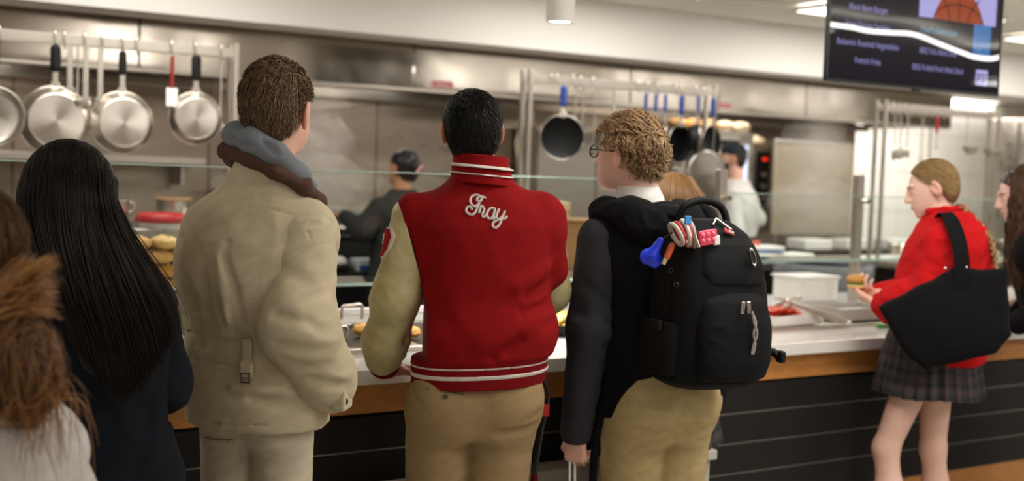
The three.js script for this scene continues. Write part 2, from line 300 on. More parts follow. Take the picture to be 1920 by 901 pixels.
// ================= islands, cook line and what stands there =================
function table(name, label, x0, x1, z0, z1, h, o = {}) {
  const g = thing(name, label, o.cat || 'work table', [0, 0, 0]);
  part(g, 'top', box(x0, x1, h - 0.045, h, z0, z1, 0.005), M.steel);
  for (const x of [x0 + 0.05, x1 - 0.05]) for (const z of [z0 + 0.05, z1 - 0.05]) part(g, 'leg', rod([x, 0, z], [x, h - 0.04, z], 0.02), M.satin);
  part(g, 'undershelf', box(x0 + 0.03, x1 - 0.03, 0.3, 0.32, z0 + 0.03, z1 - 0.03, 0.003), M.steel);
  if (o.back) part(g, 'back_panel', box(x0 + 0.02, x1 - 0.02, 0.32, h - 0.04, z0 + 0.02, z0 + 0.04, 0.002), M.darkSteel);
  return g;
}
table('work_table', 'steel island table under the silver pans', -1.3, 1.85, -2.95, -2.25, 1.17, { back: true });
table('work_table', 'steel island table under the black pans', 3.5, 4.95, -2.95, -2.35, 1.0, { back: true });
table('work_table', 'steel island table under the ladles', 6.42, 8.4, -2.95, -2.35, 0.95, { back: true });
table('prep_table', 'steel prep table behind the backpack, piled with packets', 4.2, 5.35, -2.33, -2.02, 1.0, {});
table('prep_table', 'steel side table carrying the cardboard boxes', 2.95, 3.75, -2.2, -1.6, 1.0, {});
{
  const g = thing('stock_pot', 'steel stock pot showing beside the long black hair', 'pot', [1.19, 1.17, -2.44]);
  part(g, 'body', lathe([[0.001, 0], [0.085, 0], [0.09, 0.006], [0.09, 0.12], [0.095, 0.124], [0.088, 0.126], [0.086, 0.01], [0.001, 0.008]]), M.steel);
  for (const s of [-1, 1]) part(g, 'handle', new THREE.TorusGeometry(0.025, 0.005, 6, 14, Math.PI).rotateZ(-s * Math.PI / 2).translate(s * 0.09, 0.09, 0), M.bright);
  const l = thing('storage_tub', 'shallow tub with a bright red lid on the left island', 'tub', [1.40, 1.17, -2.33]);
  part(l, 'tub', new THREE.CylinderGeometry(0.105, 0.09, 0.03, 28).translate(0, 0.015, 0), M.whitePlastic);
  part(l, 'lid', lathe([[0.001, 0.07], [0.09, 0.07], [0.112, 0.062], [0.118, 0.03], [0.106, 0.026], [0.001, 0.026]]), M.red);
  const p = thing('sauce_pan', 'steel pot with a yellowish rim behind the tan jacket shoulder', 'pot', [1.53, 1.17, -2.62]);
  part(p, 'body', lathe([[0.001, 0], [0.08, 0], [0.08, 0.12], [0.086, 0.125], [0.076, 0.125], [0.076, 0.01], [0.001, 0.01]]), M.satin);
  part(p, 'rim', new THREE.TorusGeometry(0.083, 0.006, 6, 30).rotateX(Math.PI / 2).translate(0, 0.125, 0), M.card);
}
{ // wall shelf behind the left rack
  const g = thing('wall_shelf', 'steel shelf on the back wall below the silver pans', 'shelf', [0, 0, 0]);
  part(g, 'plate', box(0.2, 2.06, 1.455, 1.475, -4.22, -3.9, 0.003), M.steel);
  part(g, 'front_lip', box(0.2, 2.06, 1.455, 1.50, -3.91, -3.895, 0.003), M.satin);
  for (const x of [0.5, 1.3, 1.95]) part(g, 'bracket', box(x - 0.01, x + 0.01, 1.33, 1.455, -4.22, -4.0, 0.002), M.satin);
}
function cooker(name, label, x0, x1, h, front, o = {}) {
  const g = thing(name, label, o.cat || 'cooker', [0, 0, 0]), z0 = -4.2, z1 = o.z1 || -3.42;
  part(g, 'body', box(x0, x1, 0.12, h - 0.05, z0, z1 + 0.02, 0.004), front);
  part(g, 'top', box(x0, x1, h - 0.05, h, z0, z1, 0.006), M.steel);
  for (const x of [x0 + 0.06, x1 - 0.06]) for (const z of [z0 + 0.06, z1 - 0.1]) part(g, 'leg', rod([x, 0, z], [x, 0.14, z], 0.022), M.satin);
  return g;
}
{
  cooker('range', 'steel range against the wall behind the left island', -1.2, 2.0, 0.95, M.steel);
  const g = cooker('griddle', 'wide griddle with dark front, steaming in front of the dark-clad cook', 2.05, 4.3, 1.12, M.black);
  part(g, 'cooking_plate', box(2.1, 4.25, 1.12, 1.128, -4.1, -3.55, 0.002), M.darkSteel);
  part(g, 'splash_rim', box(2.05, 4.3, 1.12, 1.2, -4.2, -4.17, 0.003), M.steel);
  part(g, 'grease_rail', box(2.05, 4.3, 1.06, 1.115, -3.42, -3.37, 0.008), M.bright);
  part(g, 'lower_shelf', box(2.07, 4.28, 0.84, 0.86, -3.42, -3.2, 0.003), M.darkSteel);
  for (let i = 0; i < 5; i++) { const k = part(g, 'knob', new THREE.CylinderGeometry(0.022, 0.024, 0.03, 16).rotateX(Math.PI / 2), M.blackGloss); k.position.set(2.3 + i * 0.4, 1.0, -3.39); }
}
single('food_packet', 'blue and white packet on the shelf below the griddle', 'packet', box(2.78, 2.99, 0.86, 0.935, -3.36, -3.21, 0.012), mat('#dfe3ea', { roughness: 0.4 })).add(Object.assign(new THREE.Mesh(box(2.785, 2.985, 0.868, 0.90, -3.215, -3.207, 0.002), mat('#2a4f9c', { roughness: 0.4 })), { name: 'blue_band' }));
{
  const g = thing('foil_tray', 'crumpled pale tray heaped beside the blue packet', 'tray', [2.68, 0.86, -3.3]);
  part(g, 'tray', lathe([[0.001, 0], [0.07, 0], [0.085, 0.05], [0.09, 0.052], [0.08, 0.048], [0.001, 0.006]], 9), M.bright);
  part(g, 'paper', new THREE.IcosahedronGeometry(0.06, 1).scale(1, 0.6, 1).translate(0, 0.055, 0), M.whitePlastic);
}
{ // tall units right of the griddle
  const c = thing('tall_cabinet', 'tall plain grey steel cabinet behind the big black pan', 'cabinet', [0, 0, 0]);
  part(c, 'carcass', box(4.42, 5.45, 0.1, 1.8, -4.2, -3.92, 0.004), M.steel);
  for (const [a, b] of [[4.43, 4.93], [4.94, 5.44]]) { const d = part(c, 'door', box(a, b, 0.14, 1.78, -3.92, -3.895, 0.006), mat('#9a938a', { roughness: 0.45, metalness: 0.5 })); part(d, 'handle', rod([b - 0.06, 0.9, -3.87], [b - 0.06, 1.15, -3.87], 0.009), M.bright); }
  const hs = thing('gas_hose', 'cream coloured hose looping down beside the tall cabinet', 'hose', [0, 0, 0]);
  part(hs, 'hose', tube([[4.36, 1.83, -3.9], [4.28, 1.79, -3.88], [4.235, 1.70, -3.87], [4.25, 1.58, -3.87], [4.28, 1.45, -3.87], [4.29, 1.2, -3.88]], 0.014, 10), mat('#c9b899', { roughness: 0.6 }));
  part(hs, 'coupling', rod([4.36, 1.81, -3.9], [4.36, 1.9, -3.9], 0.02), M.satin);
  const o = thing('combi_oven', 'tall steel oven with a lit door behind the white-coated cook', 'oven', [0, 0, 0]);
  part(o, 'body', box(5.5, 6.27, 0.15, 1.84, -4.2, -3.7, 0.006), M.steel);
  part(o, 'door', box(5.56, 6.1, 0.9, 1.78, -3.7, -3.67, 0.006), M.blackGloss);
  part(o, 'door_frame', join(box(5.54, 5.57, 0.88, 1.8, -3.7, -3.655, 0.004), box(6.09, 6.12, 0.88, 1.8, -3.7, -3.655, 0.004), box(5.54, 6.12, 1.77, 1.8, -3.7, -3.655, 0.004), box(5.54, 6.12, 0.88, 0.91, -3.7, -3.655, 0.004)), M.satin);
  part(o, 'lower_door', box(5.54, 6.12, 0.2, 0.85, -3.7, -3.67, 0.006), M.steel);
  part(o, 'light_strip', box(6.17, 6.21, 1.47, 1.74, -3.7, -3.69, 0.003), new THREE.MeshStandardMaterial({ color: '#dfe8ff', emissive: '#cfe0ff', emissiveIntensity: 0.9 }));
  const o2 = thing('oven_control_unit', 'narrow steel oven with black control panel and red display', 'oven', [0, 0, 0]);
  part(o2, 'body', box(6.28, 6.62, 0.15, 1.74, -4.2, -3.75, 0.006), M.steel);
  part(o2, 'control_panel', box(6.35, 6.48, 1.28, 1.70, -3.75, -3.735, 0.004), M.blackGloss);
  const r = part(o2, 'display', box(6.40, 6.445, 1.63, 1.655, -3.735, -3.73, 0.001), new THREE.MeshStandardMaterial({ color: '#300', emissive: '#ff2a14', emissiveIntensity: 1.2 })); r.userData.label = 'small red lit display';
  for (let i = 0; i < 3; i++) part(o2, 'knob', new THREE.CylinderGeometry(0.02, 0.022, 0.02, 14).rotateX(Math.PI / 2).translate(6.415, 1.34 + i * 0.09, -3.725), M.satin);
  const s = thing('splash_screen', 'large blank pale steel screen right of the ovens', 'screen panel', [0, 0, 0]);
  part(s, 'sheet', box(6.4, 7.27, 1.06, 1.8, -3.62, -3.6, 0.004), steelMat('#cfc3ad', 0.5, { metalness: 0.75, roughness: 0.5 }));
  part(s, 'top_rail', box(6.4, 7.0, 1.775, 1.8, -3.6, -3.57, 0.008), M.whitePlastic);
  for (const x of [6.45, 7.22]) part(s, 'post', box(x - 0.015, x + 0.015, 0, 1.06, -3.625, -3.6, 0.003), M.satin);
  const b = thing('fryer_bank', 'dark low fryer bank below the pale screen', 'fryer', [0, 0, 0]);
  part(b, 'body', box(6.2, 7.6, 0.1, 0.98, -3.56, -2.98, 0.005), M.darkSteel);
  part(b, 'front', box(6.2, 7.6, 0.12, 0.92, -2.98, -2.965, 0.004), M.steel);
  for (const [x0, x1] of [[6.22, 6.5], [6.66, 6.94], [7.1, 7.38]]) part(b, 'white_cover', box(x0, x1, 0.98, 1.06, -3.25, -3.05, 0.015), M.whitePlastic);
}
{ // bagged breads on the ovens
  const r = rng(5), bag = mat('#e8d2a8', { roughness: 0.35, clearcoat: 0.6, clearcoatRoughness: 0.2 }), tan = mat('#d09a4e', { roughness: 0.6 });
  for (let i = 0; i < 6; i++) { const g = new THREE.IcosahedronGeometry(0.07, 3), p = g.attributes.position; for (let k = 0; k < p.count; k++) { const n = 1 + 0.12 * noise3(p.getX(k) * 18, p.getY(k) * 18, i); p.setXYZ(k, p.getX(k) * n * 1.1, p.getY(k) * n * 0.62, p.getZ(k) * n * 1.1); } g.computeVertexNormals();
    single('bread_bag', ['bagged loaf at the left end of the oven top', 'bagged golden loaf on the oven, second from the left', 'bagged golden loaf, third from the left on the oven top', 'bagged pale loaf, fourth from the left on the oven top', 'bagged loaf at the right end of the tall oven top', 'clear bag of pale rolls on the lower oven unit'][i], 'bread', g, i > 2 ? bag : tan, i < 5 ? [5.6 + i * 0.157, 1.884, -3.82] : [6.45, 1.784, -3.88], 'bagged breads on the ovens'); }
}
{ // cardboard boxes and a cloth on the side table
  const b = thing('cardboard_box', 'tall tan cardboard box on the steel side table', 'box', [3.36, 1.0, -1.92], -0.25);
  part(b, 'carton', boxAt(0.28, 0.25, 0.24, 0, 0.125, 0, 0.004), M.card);
  part(b, 'flap', boxAt(0.3, 0.008, 0.13, -0.02, 0.254, 0.09, 0.002).rotateX(0.02), M.card);
  part(b, 'tape', boxAt(0.05, 0.002, 0.242, 0, 0.251, 0, 0), mat('#c7a878', { roughness: 0.35 }));
  const t = thing('paper_carton', 'small pale carton lying on top of the cardboard box', 'box', [3.3, 1.258, -1.96], -0.2);
  part(t, 'carton', boxAt(0.16, 0.08, 0.16, 0, 0.04, 0, 0.004), mat('#cdbb98', { roughness: 0.8 })); part(t, 'seam', boxAt(0.162, 0.012, 0.162, 0, 0.03, 0, 0.002), M.card);
  const w = thing('squeeze_bottle', 'small white squeeze bottle on the corner of the side table', 'bottle', [3.08, 1.0, -1.72]);
  part(w, 'bottle', lathe([[0.001, 0], [0.03, 0], [0.034, 0.01], [0.034, 0.05], [0.02, 0.07], [0.016, 0.072], [0.001, 0.072]], 20), M.whitePlastic);
  part(w, 'nozzle', rod([0, 0.07, 0], [0, 0.1, 0], 0.012, 0.004), M.whitePlastic);
}
{ // packets, bin and white tub behind the counter
  const blue = mat('#7f9bd0', { roughness: 0.35 });
  for (const [i, [x, y, z, w, t]] of [[4.98, 1.0, -2.15, 0.26, 0.1], [4.97, 1.045, -2.17, 0.24, -0.2], [5.22, 1.0, -2.14, 0.22, 0.3]].entries()) {
    const g = thing('food_packet', ['lower blue and white packet behind the backpack', 'upper blue and white packet with red mark behind the backpack', 'pale packet at the right of the packet pile'][i], 'packet', [x, y, z], t, 'packets on the prep table');
    part(g, 'packet', boxAt(w, 0.04, 0.17, 0, 0.022, 0, 0.014), M.whitePlastic); part(g, 'blue_band', boxAt(w * 0.96, 0.018, 0.172, 0, 0.015, 0, 0.004), blue);
    if (i === 1) part(g, 'red_mark', boxAt(0.04, 0.03, 0.05, -0.04, 0.055, 0, 0.006), mat('#d86a4e'));
  }
  const b = thing('waste_bin', 'dark blue-grey bin with a clear liner behind the white tub', 'bin', [5.0, 0, -1.68]);
  const bm = mat('#2b3440', { roughness: 0.6 });
  part(b, 'body', new THREE.CylinderGeometry(0.25, 0.2, 1.0, 32, 1, true).translate(0, 0.5, 0), new THREE.MeshPhysicalMaterial({ color: '#2b3440', roughness: 0.6, side: THREE.DoubleSide }));
  part(b, 'rim', new THREE.TorusGeometry(0.255, 0.018, 8, 40).rotateX(Math.PI / 2).translate(0, 1.0, 0), bm);
  part(b, 'liner', new THREE.CylinderGeometry(0.285, 0.275, 0.16, 40, 1, true).translate(0, 0.945, 0), mat('#dfe6ea', { roughness: 0.15, transmission: 0.75, thickness: 0, side: THREE.DoubleSide }));
  const t = thing('white_tub', 'plain white rectangular tub standing on the stone countertop', 'tub', [4.30, 0.892, -1.12], 0);
  part(t, 'tub', boxAt(0.26, 0.12, 0.2, 0, 0.06, 0, 0.012), M.whitePlastic); part(t, 'lid', boxAt(0.275, 0.012, 0.215, 0, 0.122, 0, 0.005), M.whitePlastic);
}
// bowls on the right island, behind the girl in red
for (const [i, [x, y, z, r, k]] of [[6.75, 0.95, -2.6, 0.12, 0], [7.0, 0.95, -2.55, 0.14, 0], [6.98, 1.02, -2.55, 0.11, 0], [7.35, 0.95, -2.6, 0.13, 1], [7.95, 0.95, -2.6, 0.15, 0]].entries()) {
  const g = lathe([[0.001, 0], [r * 0.5, 0.002], [r * 0.85, r * 0.4], [r, r * 0.85], [r * 1.04, r * 0.87], [r * 0.95, r * 0.82], [r * 0.8, r * 0.42], [0.001, 0.01]]);
  single('mixing_bowl', ['steel mixing bowl beside the post of the right rack', 'large steel mixing bowl in front of the face of the girl in red', 'steel bowl stacked inside the large mixing bowl', 'dark bowl on the right island beside the red shoulder', 'wide steel bowl at the far end of the right island'][i], 'bowl', g, k ? M.darkSteel : M.bright, [x, y, z], 'bowls on the right island');
}
{ // big steel upright at the right edge
  const g = thing('upright_fridge', 'tall brushed steel fridge side at the right edge', 'fridge', [0, 0, 0]);
  part(g, 'carcass', box(9.62, 10.9, 0, 2.13, -4.1, -3.32, 0.008), M.steel);
  part(g, 'door', box(9.64, 10.88, 0.12, 2.1, -3.32, -3.28, 0.008), M.steel);
  part(g, 'handle', rod([9.72, 0.9, -3.24], [9.72, 1.9, -3.24], 0.015), M.bright);
  part(g, 'edge_trim', box(9.61, 9.62, 0.12, 2.1, -3.82, -3.79, 0.003), M.bright);
}
{
  const g = thing('notice_sheet', 'white paper notice taped on the tiled wall', 'notice', [8.55, 1.75, -5.18]);
  part(g, 'sheet', boxAt(0.22, 0.3, 0.003, 0, 0, 0, 0), M.whitePlastic); part(g, 'tape', boxAt(0.06, 0.02, 0.004, 0, 0.15, 0.001, 0), M.reveal);
}
// ================= menu screen, downlight, wavy lamp =================
{
  const W_ = 1.0807, H_ = 0.6079, cv = document.createElement('canvas'); cv.width = 1536; cv.height = 864;
  const c = cv.getContext('2d'), X = (u) => u * 1536, Y = (m) => 864 * (1 - m / H_);
  c.fillStyle = '#12111f'; c.fillRect(0, 0, 1536, 864);
  c.fillStyle = '#b3aee8'; c.fillRect(X(0.49), 0, X(0.475), Y(0.3));
  c.save(); c.beginPath(); c.rect(X(0.49), 0, X(0.475), Y(0.3)); c.clip();
  const bx = X(0.731), by = Y(0.275), br = X(0.152);
  c.fillStyle = '#a14425'; c.beginPath(); c.arc(bx, by, br, 0, 7); c.fill(); c.strokeStyle = '#2b1210'; c.lineWidth = 9;
  c.beginPath(); c.moveTo(bx, by - br); c.lineTo(bx, by + br); c.stroke(); c.beginPath(); c.arc(bx - br * 1.25, by, br * 0.9, -1, 1); c.stroke(); c.beginPath(); c.arc(bx + br * 1.25, by, br * 0.9, 2.1, 4.2); c.stroke(); c.beginPath(); c.ellipse(bx, by - br * 0.15, br, br * 0.45, 0, Math.PI, 0); c.stroke();
  c.restore();
  c.fillStyle = '#3f78b4'; c.fillRect(X(0.828), Y(0.3), X(0.11), Y(0.165) - Y(0.3));
  c.textBaseline = 'middle'; c.textAlign = 'center'; c.fillStyle = '#a9a3e6'; c.font = '48px sans-serif';
  const T = (s, u, m, w) => c.fillText(s, X(u), Y(m), X(w));
  T('Black Bean Burger', 0.205, 0.302, 0.215); T('Fried Chicken Tenders', 0.207, 0.231, 0.25); T('Balsamic Roasted Vegetables', 0.212, 0.155, 0.345); T('French Fries', 0.214, 0.084, 0.145);
  T('BBQ Tofu Meal Deal', 0.617, 0.157, 0.225); T('BBQ Pulled Pork Meal Deal', 0.621, 0.084, 0.31);
  c.fillStyle = '#2f9fd0'; T("Chef's Selection", 0.614, 0.246, 0.226);
  c.fillStyle = '#b9b4ea'; c.fillRect(X(0.857), Y(0.101), X(0.076), Y(0.031) - Y(0.101)); c.fillStyle = '#1b1a2c'; c.font = 'bold 74px sans-serif'; T('FS!', 0.895, 0.064, 0.062);
  const t = new THREE.CanvasTexture(cv); t.colorSpace = THREE.SRGBColorSpace;
  const g = thing('menu_screen', 'wide black menu screen hanging above the counter with white wavy glare', 'screen', [3.59 + W_ / 2, 1.918, -0.35]);
  part(g, 'housing', box(-W_ / 2 - 0.006, W_ / 2 + 0.006, -0.012, H_ + 0.006, -0.022, -0.004, 0.004), M.black);
  part(g, 'screen', new THREE.PlaneGeometry(W_, H_).translate(0, H_ / 2, 0), new THREE.MeshPhysicalMaterial({ color: '#060607', roughness: 0.015, ior: 1.55, emissive: '#ffffff', emissiveMap: t, emissiveIntensity: 0.85 }));
  part(g, 'bezel', join(box(-W_ / 2 - 0.008, W_ / 2 + 0.008, -0.014, 0, -0.01, 0.004, 0.002), box(-W_ / 2 - 0.008, -W_ / 2, 0, H_, -0.01, 0.004, 0.002), box(W_ / 2, W_ / 2 + 0.008, 0, H_, -0.01, 0.004, 0.002), box(-W_ / 2 - 0.008, W_ / 2 + 0.008, H_, H_ + 0.008, -0.01, 0.004, 0.002)), M.blackGloss);
  part(g, 'sensor', boxAt(0.05, 0.008, 0.012, 0, -0.018, -0.004, 0.002), M.blackGloss);
  part(g, 'ceiling_mount', box(-0.1, 0.1, H_ - 0.1, 0.632, -0.06, -0.022, 0.004), M.darkSteel);
  const s = new THREE.RectAreaLight(new THREE.Color(0.5, 0.5, 1.0), 0.25, W_, H_); s.position.set(3.59 + W_ / 2, 1.918 + H_ / 2, -0.34); s.rotation.y = Math.PI; scene.add(s);
}
{
  const g = thing('cylinder_downlight', 'white cylinder lamp hanging from the ceiling above the red jacket', 'lamp', [2.37, 2.041, -0.5]);
  part(g, 'shade', lathe([[0.042, 0.004], [0.05, 0], [0.053, 0.004], [0.053, 0.5], [0.001, 0.5], [0.001, 0.49], [0.042, 0.48]], 32), M.wall);
  part(g, 'bulb', new THREE.CylinderGeometry(0.042, 0.042, 0.012, 28).translate(0, 0.012, 0), new THREE.MeshStandardMaterial({ color: '#fff', emissive: new THREE.Color(1, 0.93, 0.82), emissiveIntensity: 6 }));
  part(g, 'stem', rod([0, 0.5, 0], [0, 0.52, 0], 0.03), M.wall);
  const p = new THREE.SpotLight(WARM, 10, 0, 0.7, 0.6, 2); p.position.set(2.37, 2.035, -0.5); p.target.position.set(2.37, 0, -0.5); p.castShadow = true; scene.add(p, p.target);
}
{
  const pts = [[5.2, 1.42], [5.48, 1.5], [5.68, 1.51], [5.9, 1.56], [6.05, 1.52], [6.15, 1.47], [6.3, 1.5], [6.57, 1.62], [6.9, 1.77], [7.33, 1.96], [7.66, 2.09], [7.8, 2.07], [7.6, 1.8]].map(([x, z]) => [x, 2.47, z]);
  const g = thing('wavy_lamp', 'curving white light tube under the ceiling, mirrored in the menu screen', 'lamp', [0, 0, 0]);
  part(g, 'light_tube', tube(pts, 0.012, 8, 90), new THREE.MeshStandardMaterial({ color: '#fff', emissive: new THREE.Color(1, 0.97, 0.92), emissiveIntensity: 30 }));
  for (const k of [1, 7, 10]) part(g, 'hanger', rod([pts[k][0], 2.48, pts[k][2]], [pts[k][0], CEIL, pts[k][2]], 0.004), M.satin);
}
{ // sprinkler head right of the screen
  const g = thing('sprinkler', 'small sprinkler head in the ceiling at the far right', 'sprinkler', [7.2, CEIL - 0.05, -1.6]);
  part(g, 'stem', rod([0, 0.05, 0], [0, 0.01, 0], 0.012), M.satin); part(g, 'deflector', rod([0, 0, 0], [0, 0.006, 0], 0.022), M.satin);
}
// ================= implicit modelling for people and soft things =================
const { abs, min, max, sqrt, exp, hypot, sin, cos } = Math;
const clamp = (x, a = 0, b = 1) => (x < a ? a : x > b ? b : x), lerp = (a, b, t) => a + (b - a) * t, sst = (a, b, x) => { const t = clamp((x - a) / (b - a)); return t * t * (3 - 2 * t); };
const smin = (a, b, k) => { const h = max(k - abs(a - b), 0) / k; return min(a, b) - h * h * k * 0.25; };
const smax = (a, b, k) => -smin(-a, -b, k);
const Cn = (a, b, ra, rb) => { const bx_ = b[0] - a[0], by_ = b[1] - a[1], bz_ = b[2] - a[2], L = bx_ * bx_ + by_ * by_ + bz_ * bz_; return (x, y, z) => { const px = x - a[0], py = y - a[1], pz = z - a[2], t = clamp((px * bx_ + py * by_ + pz * bz_) / L); return hypot(px - t * bx_, py - t * by_, pz - t * bz_) - lerp(ra, rb, t); }; };
const El = (c, r) => (x, y, z) => { const a = (x - c[0]) / r[0], b = (y - c[1]) / r[1], d = (z - c[2]) / r[2], k0 = hypot(a, b, d), k1 = hypot(a / r[0], b / r[1], d / r[2]); return k1 < 1e-6 ? -min(...r) : (k0 * (k0 - 1)) / k1; };
const Bx = (c, h, r) => (x, y, z) => { const qx = abs(x - c[0]) - h[0] + r, qy = abs(y - c[1]) - h[1] + r, qz = abs(z - c[2]) - h[2] + r; return hypot(max(qx, 0), max(qy, 0), max(qz, 0)) + min(max(qx, qy, qz), 0) - r; };
const U = (k, ...fs) => (x, y, z) => { let d = fs[0](x, y, z); for (let i = 1; i < fs.length; i++) d = smin(d, fs[i](x, y, z), k); return d; };
const Sub = (f, g, k) => (x, y, z) => smax(f(x, y, z), -g(x, y, z), k);
const And = (f, g, k = 0.002) => (x, y, z) => smax(f(x, y, z), g(x, y, z), k);
// a stack of ellipses: rows of [y, half width, half depth, centre x, centre z], bottom to top; e is the superellipse power
const Lf = (rows, e = 2, round = 0.012) => (x, y, z) => {
  const n = rows.length; let i = 0; while (i < n - 2 && y > rows[i + 1][0]) i++;
  const A = rows[max(i - 1, 0)], B = rows[i], C = rows[i + 1], D = rows[min(i + 2, n - 1)], t = clamp((y - B[0]) / (C[0] - B[0]));
  const q = (k) => { const a = A[k] || 0, b = B[k] || 0, c = C[k] || 0, d = D[k] || 0, hb = (c - a) / 2, hc = (d - b) / 2; const t2 = t * t, t3 = t2 * t; return (2 * t3 - 3 * t2 + 1) * b + (t3 - 2 * t2 + t) * hb + (-2 * t3 + 3 * t2) * c + (t3 - t2) * hc; };
  const rx = q(1), rz = q(2), dx = abs(x - q(3)) / rx, dz = abs(z - q(4)) / rz, s = e === 2 ? hypot(dx, dz) : Math.pow(Math.pow(dx, e) + Math.pow(dz, e), 1 / e);
  const side = (s - 1) * min(rx, rz) * (s > 1 ? 1 : 1), end = max(rows[0][0] - y, y - rows[n - 1][0]);
  return smax(side, end, round);
};
// folds: [[ax,ay,az], [bx,by,bz], width, depth] grooves (depth > 0) or ridges (depth < 0); crumple: [amount, scale, stretchY]
function Fold(f, folds = [], crumple) {
  const segs = folds.map(([a, b, w, d]) => { const s = Cn(a, b, 0, 0); return [s, w, d]; });
  return (x, y, z) => {
    let d = f(x, y, z); if (d > 0.05 || d < -0.05) return d;
    for (const [s, w, k] of segs) { const t = s(x, y, z) / w; if (t < 2.5) d += k * exp(-t * t); }
    if (crumple) { const [am, sc, st] = crumple; const n1 = noise3(x * sc * 0.8 + y * sc * 0.35, y * sc * st, z * sc * 0.8), n2 = noise3(x * sc * 1.9 + 5, y * sc * st * 1.8 - x * sc, z * sc * 1.9), a = 1.1 - sqrt(n1 * n1 + 0.045), b = 1.1 - sqrt(n2 * n2 + 0.06); d -= am * (1.35 * (a * a - 0.4) + 0.4 * (b * b - 0.4)); }
    return d;
  };
}
const Turned = (f, m4) => { const e = m4.clone().invert().elements; return (x, y, z) => f(e[0] * x + e[4] * y + e[8] * z + e[12], e[1] * x + e[5] * y + e[9] * z + e[13], e[2] * x + e[6] * y + e[10] * z + e[14]); };
const frame = (p, rx = 0, ry = 0, rz = 0, s = 1) => new THREE.Matrix4().compose(V(...p), new THREE.Quaternion().setFromEuler(new THREE.Euler(rx, ry, rz, 'YXZ')), V(s, s, s));

